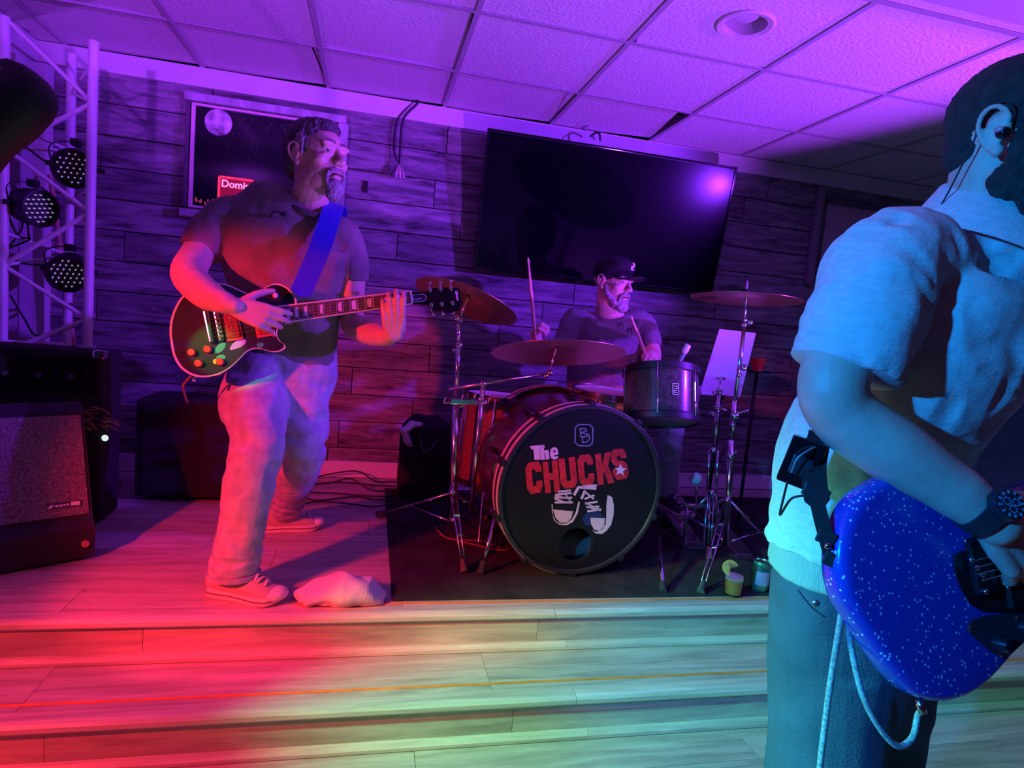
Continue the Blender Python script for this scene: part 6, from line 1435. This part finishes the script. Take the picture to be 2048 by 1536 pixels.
B().loft([[bc_ + (p - bc_) * g_ - bN * h_ for p in bop] for g_, h_ in ((0.955, 0.044), (0.985, 0.040), (1.0, 0.030), (1.0, 0.014), (0.988, 0.005), (0.962, 0.0008), (0.93, 0.0))]).build('bass_body', spk, bg, True, 60)
pg = mat('pickguard_black', (0.012, 0.012, 0.016), 0.25)
def qpoly(name, pts, m_, off=0.0008, th_=0.0022, par_=None): return B().prism([Q(x, y, off) for x, y in pts], bN * th_).build(name, m_, par_ or bg)
g1_ = qpoly('pickguard', [(762, 650), (800, 628), (830, 640), (840, 560), (900, 520), (1000, 560), (1120, 540), (1280, 540), (1300, 700), (1200, 840), (1060, 880), (960, 885), (880, 880), (830, 850), (790, 780), (768, 710)], pg)
qpoly('control_plate', [(820, 950), (835, 920), (890, 900), (980, 892), (1100, 885), (1190, 880), (1170, 930), (1080, 985), (1000, 1060), (960, 1075), (920, 1050), (860, 1000), (830, 975)], mat('plate_dark', (0.03, 0.035, 0.05), 0.3), 0.0034)
rb_ = M((bu, bv - bu * bv.dot(bu), bN)).transposed()
def qbox(name, X, Y, s_, m_, off=0.0, bev=0.002, par_=None): return B().box(Q(X, Y) + bN * (off + s_[2] / 2), s_, rb_, bev).build(name, m_, par_ or bg)
bk = qbox('bridge', 860, 690, (0.040, 0.078, 0.010), mat('bridge_dark', (0.05, 0.055, 0.07), 0.3, 0.8), 0.002)
B().tube([Q(812, 575, 0.004), Q(814, 590, 0.012), Q(818, 605, 0.004)], 0.0022, 6).build('bridge_cover_edge', chrome, bg, True)
for k_, (X, Y) in enumerate(((840, 668), (862, 700), (885, 730), (900, 800))): B().ell(Q(X, Y, 0.014), 0.0045, None, 10, 8).build('saddle_screw', chrome, bk, True)
pu_ = qbox('pickup', 985, 740, (0.030, 0.085, 0.010), black, 0.002)
for X, Y in ((972, 722), (982, 752), (995, 782), (935, 640), (945, 668), (955, 694)): B().lathe([(0, 0.002), (0.003, 0.002), (0.0035, 0)], Q(X, Y, 0.0125), frame(bN), 12).build('pole_piece', chrome, pu_, True)
for X, Y in ((835, 953), (965, 1062), (1030, 912)): B().lathe([(0, 0.0018), (0.003, 0.0012), (0.0036, 0)], Q(X, Y, 0.0056), frame(bN), 10).build('plate_screw', chrome, bg, True)
for X, Y in ((950, 1015), (1060, 950)): B().lathe([(0, 0.018), (0.010, 0.018), (0.0115, 0.010), (0.012, 0)], Q(X, Y, 0.0056), frame(bN), 20).build('knob', mat('knob_dark', (0.04, 0.045, 0.06), 0.3, 0.7), bg, True, 40)
for k_ in range(4):
    a_ = Q(836 + 17 * k_, 675 + 26 * k_, 0.016); d_ = (Q(1000, 632, 0.016) - Q(838, 672, 0.016)).normalized()
    B().tube([a_, a_ + d_ * 0.62], 0.0011, 6).build('string', chrome, bg, True)
nk0 = Q(1290, 610, 0.004); B().box(nk0 + d_ * 0.28 - bN * 0.004, (0.62, 0.056, 0.026), M((d_, bN.cross(d_).normalized(), bN)).transposed(), 0.006).build('neck', mat('bass_neck', (0.35, 0.2, 0.1), 0.4), bg)
hs0 = nk0 + d_ * 0.60 - bN * 0.006; B().box(hs0 + d_ * 0.09, (0.2, 0.09, 0.018), M((d_, bN.cross(d_).normalized(), bN)).transposed(), 0.02).build('headstock', mat('bass_neck2', (0.35, 0.2, 0.1), 0.4), bg)
jk = Q(622, 1252, -0.02); B().tube([jk, jk + V((0.004, -0.006, -0.016))], 0.006, 10).build('jack_plug', chrome, bg, True)

# bass strap with buckle end, pack and cords
stp_ = [NP(1640, 868, 0.84), NP(1628, 930, 0.80), NP(1632, 990, 0.765), NP(1648, 1060, 0.735), NP(1668, 1130, 0.722), NP(1690, 1195, 0.720)]
cs = crv(stp_, 6); rg = []
for i, p_ in enumerate(cs):
    tn_ = (cs[min(i + 1, len(cs) - 1)] - cs[max(i - 1, 0)]).normalized(); nrm = V((-0.55, -0.8, 0.1)); sdv = tn_.cross(nrm).normalized(); nn = sdv.cross(tn_).normalized(); w_ = 0.017 if i < 14 else 0.010
    rg.append([p_ - sdv * w_, p_ + sdv * w_, p_ + sdv * w_ + nn * 0.003, p_ - sdv * w_ + nn * 0.003])
bst = thing('bass_strap', 'black webbing strap running down to the bass guitar', 'strap', stp_[-1])
B().loft(rg).build('webbing', fabric_black, bst, True, 40)
for i, (px, py, y_, w_) in enumerate(((1632, 985, 0.760, 0.036), (1652, 1075, 0.728, 0.024), (1664, 1120, 0.718, 0.022))): B().box(NP(px, py, y_), (w_, 0.006, 0.020), frame((-0.25, 0.1, -0.95), (0.8, -0.55, 0)), 0.002).build('buckle', mat('buckle_black', (0.03, 0.03, 0.035), 0.25), bst)
B().lathe([(0, 0.004), (0.004, 0.004), (0.005, 0)], NP(1656, 1092, 0.722), frame((-0.4, -0.9, 0)), 12).build('strap_rivet', chrome, bst, True)
wp = thing('wireless_pack', 'black wireless transmitter pack clipped to the bass strap', 'transmitter', NP(1600, 970, 0.83))
pf_ = frame((-0.62, -0.78, 0.05), (0.62, -0.48, -0.6)); pc_ = NP(1603, 925, 0.815)
B().box(pc_, (0.050, 0.075, 0.022), M((V((0.74, -0.6, -0.25)).normalized(), V((0, 0, 0)), V((0, 0, 0)))).transposed() if False else frame((-0.60, -0.78, 0.0), (0.75, -0.58, -0.22)), 0.004).build('case', gloss_black, wp)
B().box(pc_ + V((-0.008, -0.010, -0.004)), (0.030, 0.03, 0.006), frame((-0.60, -0.78, 0.0), (0.75, -0.58, -0.22)), 0.002).build('display', mat('pack_window', (0.02, 0.025, 0.035), 0.3), wp)
B().tube(crv([pc_ + V((0.018, -0.012, 0.03)), NP(1615, 902, 0.79), NP(1594, 918, 0.792), NP(1583, 945, 0.80)], 6), 0.0016, 8).build('coiled_lead', mat('lead_silver', (0.3, 0.32, 0.34), 0.4, 0.3), wp, True)
for px, py in ((1608, 912), (1620, 940), (1592, 955)): B().box(NP(px, py, 0.793), (0.003, 0.002, 0.014), frame((-0.6, -0.78, 0), (0.75, -0.58, -0.22))).build('clip_wire', chrome, wp)
B().tube(crv([pc_ + V((-0.02, 0.0, -0.03)), NP(1566, 1000, 0.82), NP(1560, 1030, 0.82), NP(1580, 1000, 0.80), NP(1600, 992, 0.79), NP(1640, 990, 0.775)], 6), 0.0018, 6).build('thin_lead', black, wp, True)
cord_m = mat('cord_pale', (0.35, 0.40, 0.42), 0.8, vary=0.5, vscale=220)
o = B().tube(crv([NP(1688, 1195, 0.716), NP(1678, 1260, 0.722), NP(1662, 1360, 0.73), NP(1650, 1450, 0.73), NP(1638, 1560, 0.735), NP(1634, 1700, 0.75)], 6), 0.0045, 8).build('instrument_cord', cord_m, None, True)
tag(o, 'pale braided cord hanging straight down from the bass strap', 'cable', 'cords on the bass')
o = B().tube(crv([NP(1690, 1198, 0.714), NP(1700, 1280, 0.72), NP(1722, 1380, 0.70), NP(1755, 1450, 0.69), NP(1795, 1492, 0.685), NP(1825, 1475, 0.69), NP(1836, 1430, 0.70), jk + V((0.004, -0.006, -0.014))], 6), 0.0045, 8).build('instrument_cord', cord_m, None, True)
tag(o, 'pale braided cord looping up into the bottom of the bass', 'cable', 'cords on the bass')
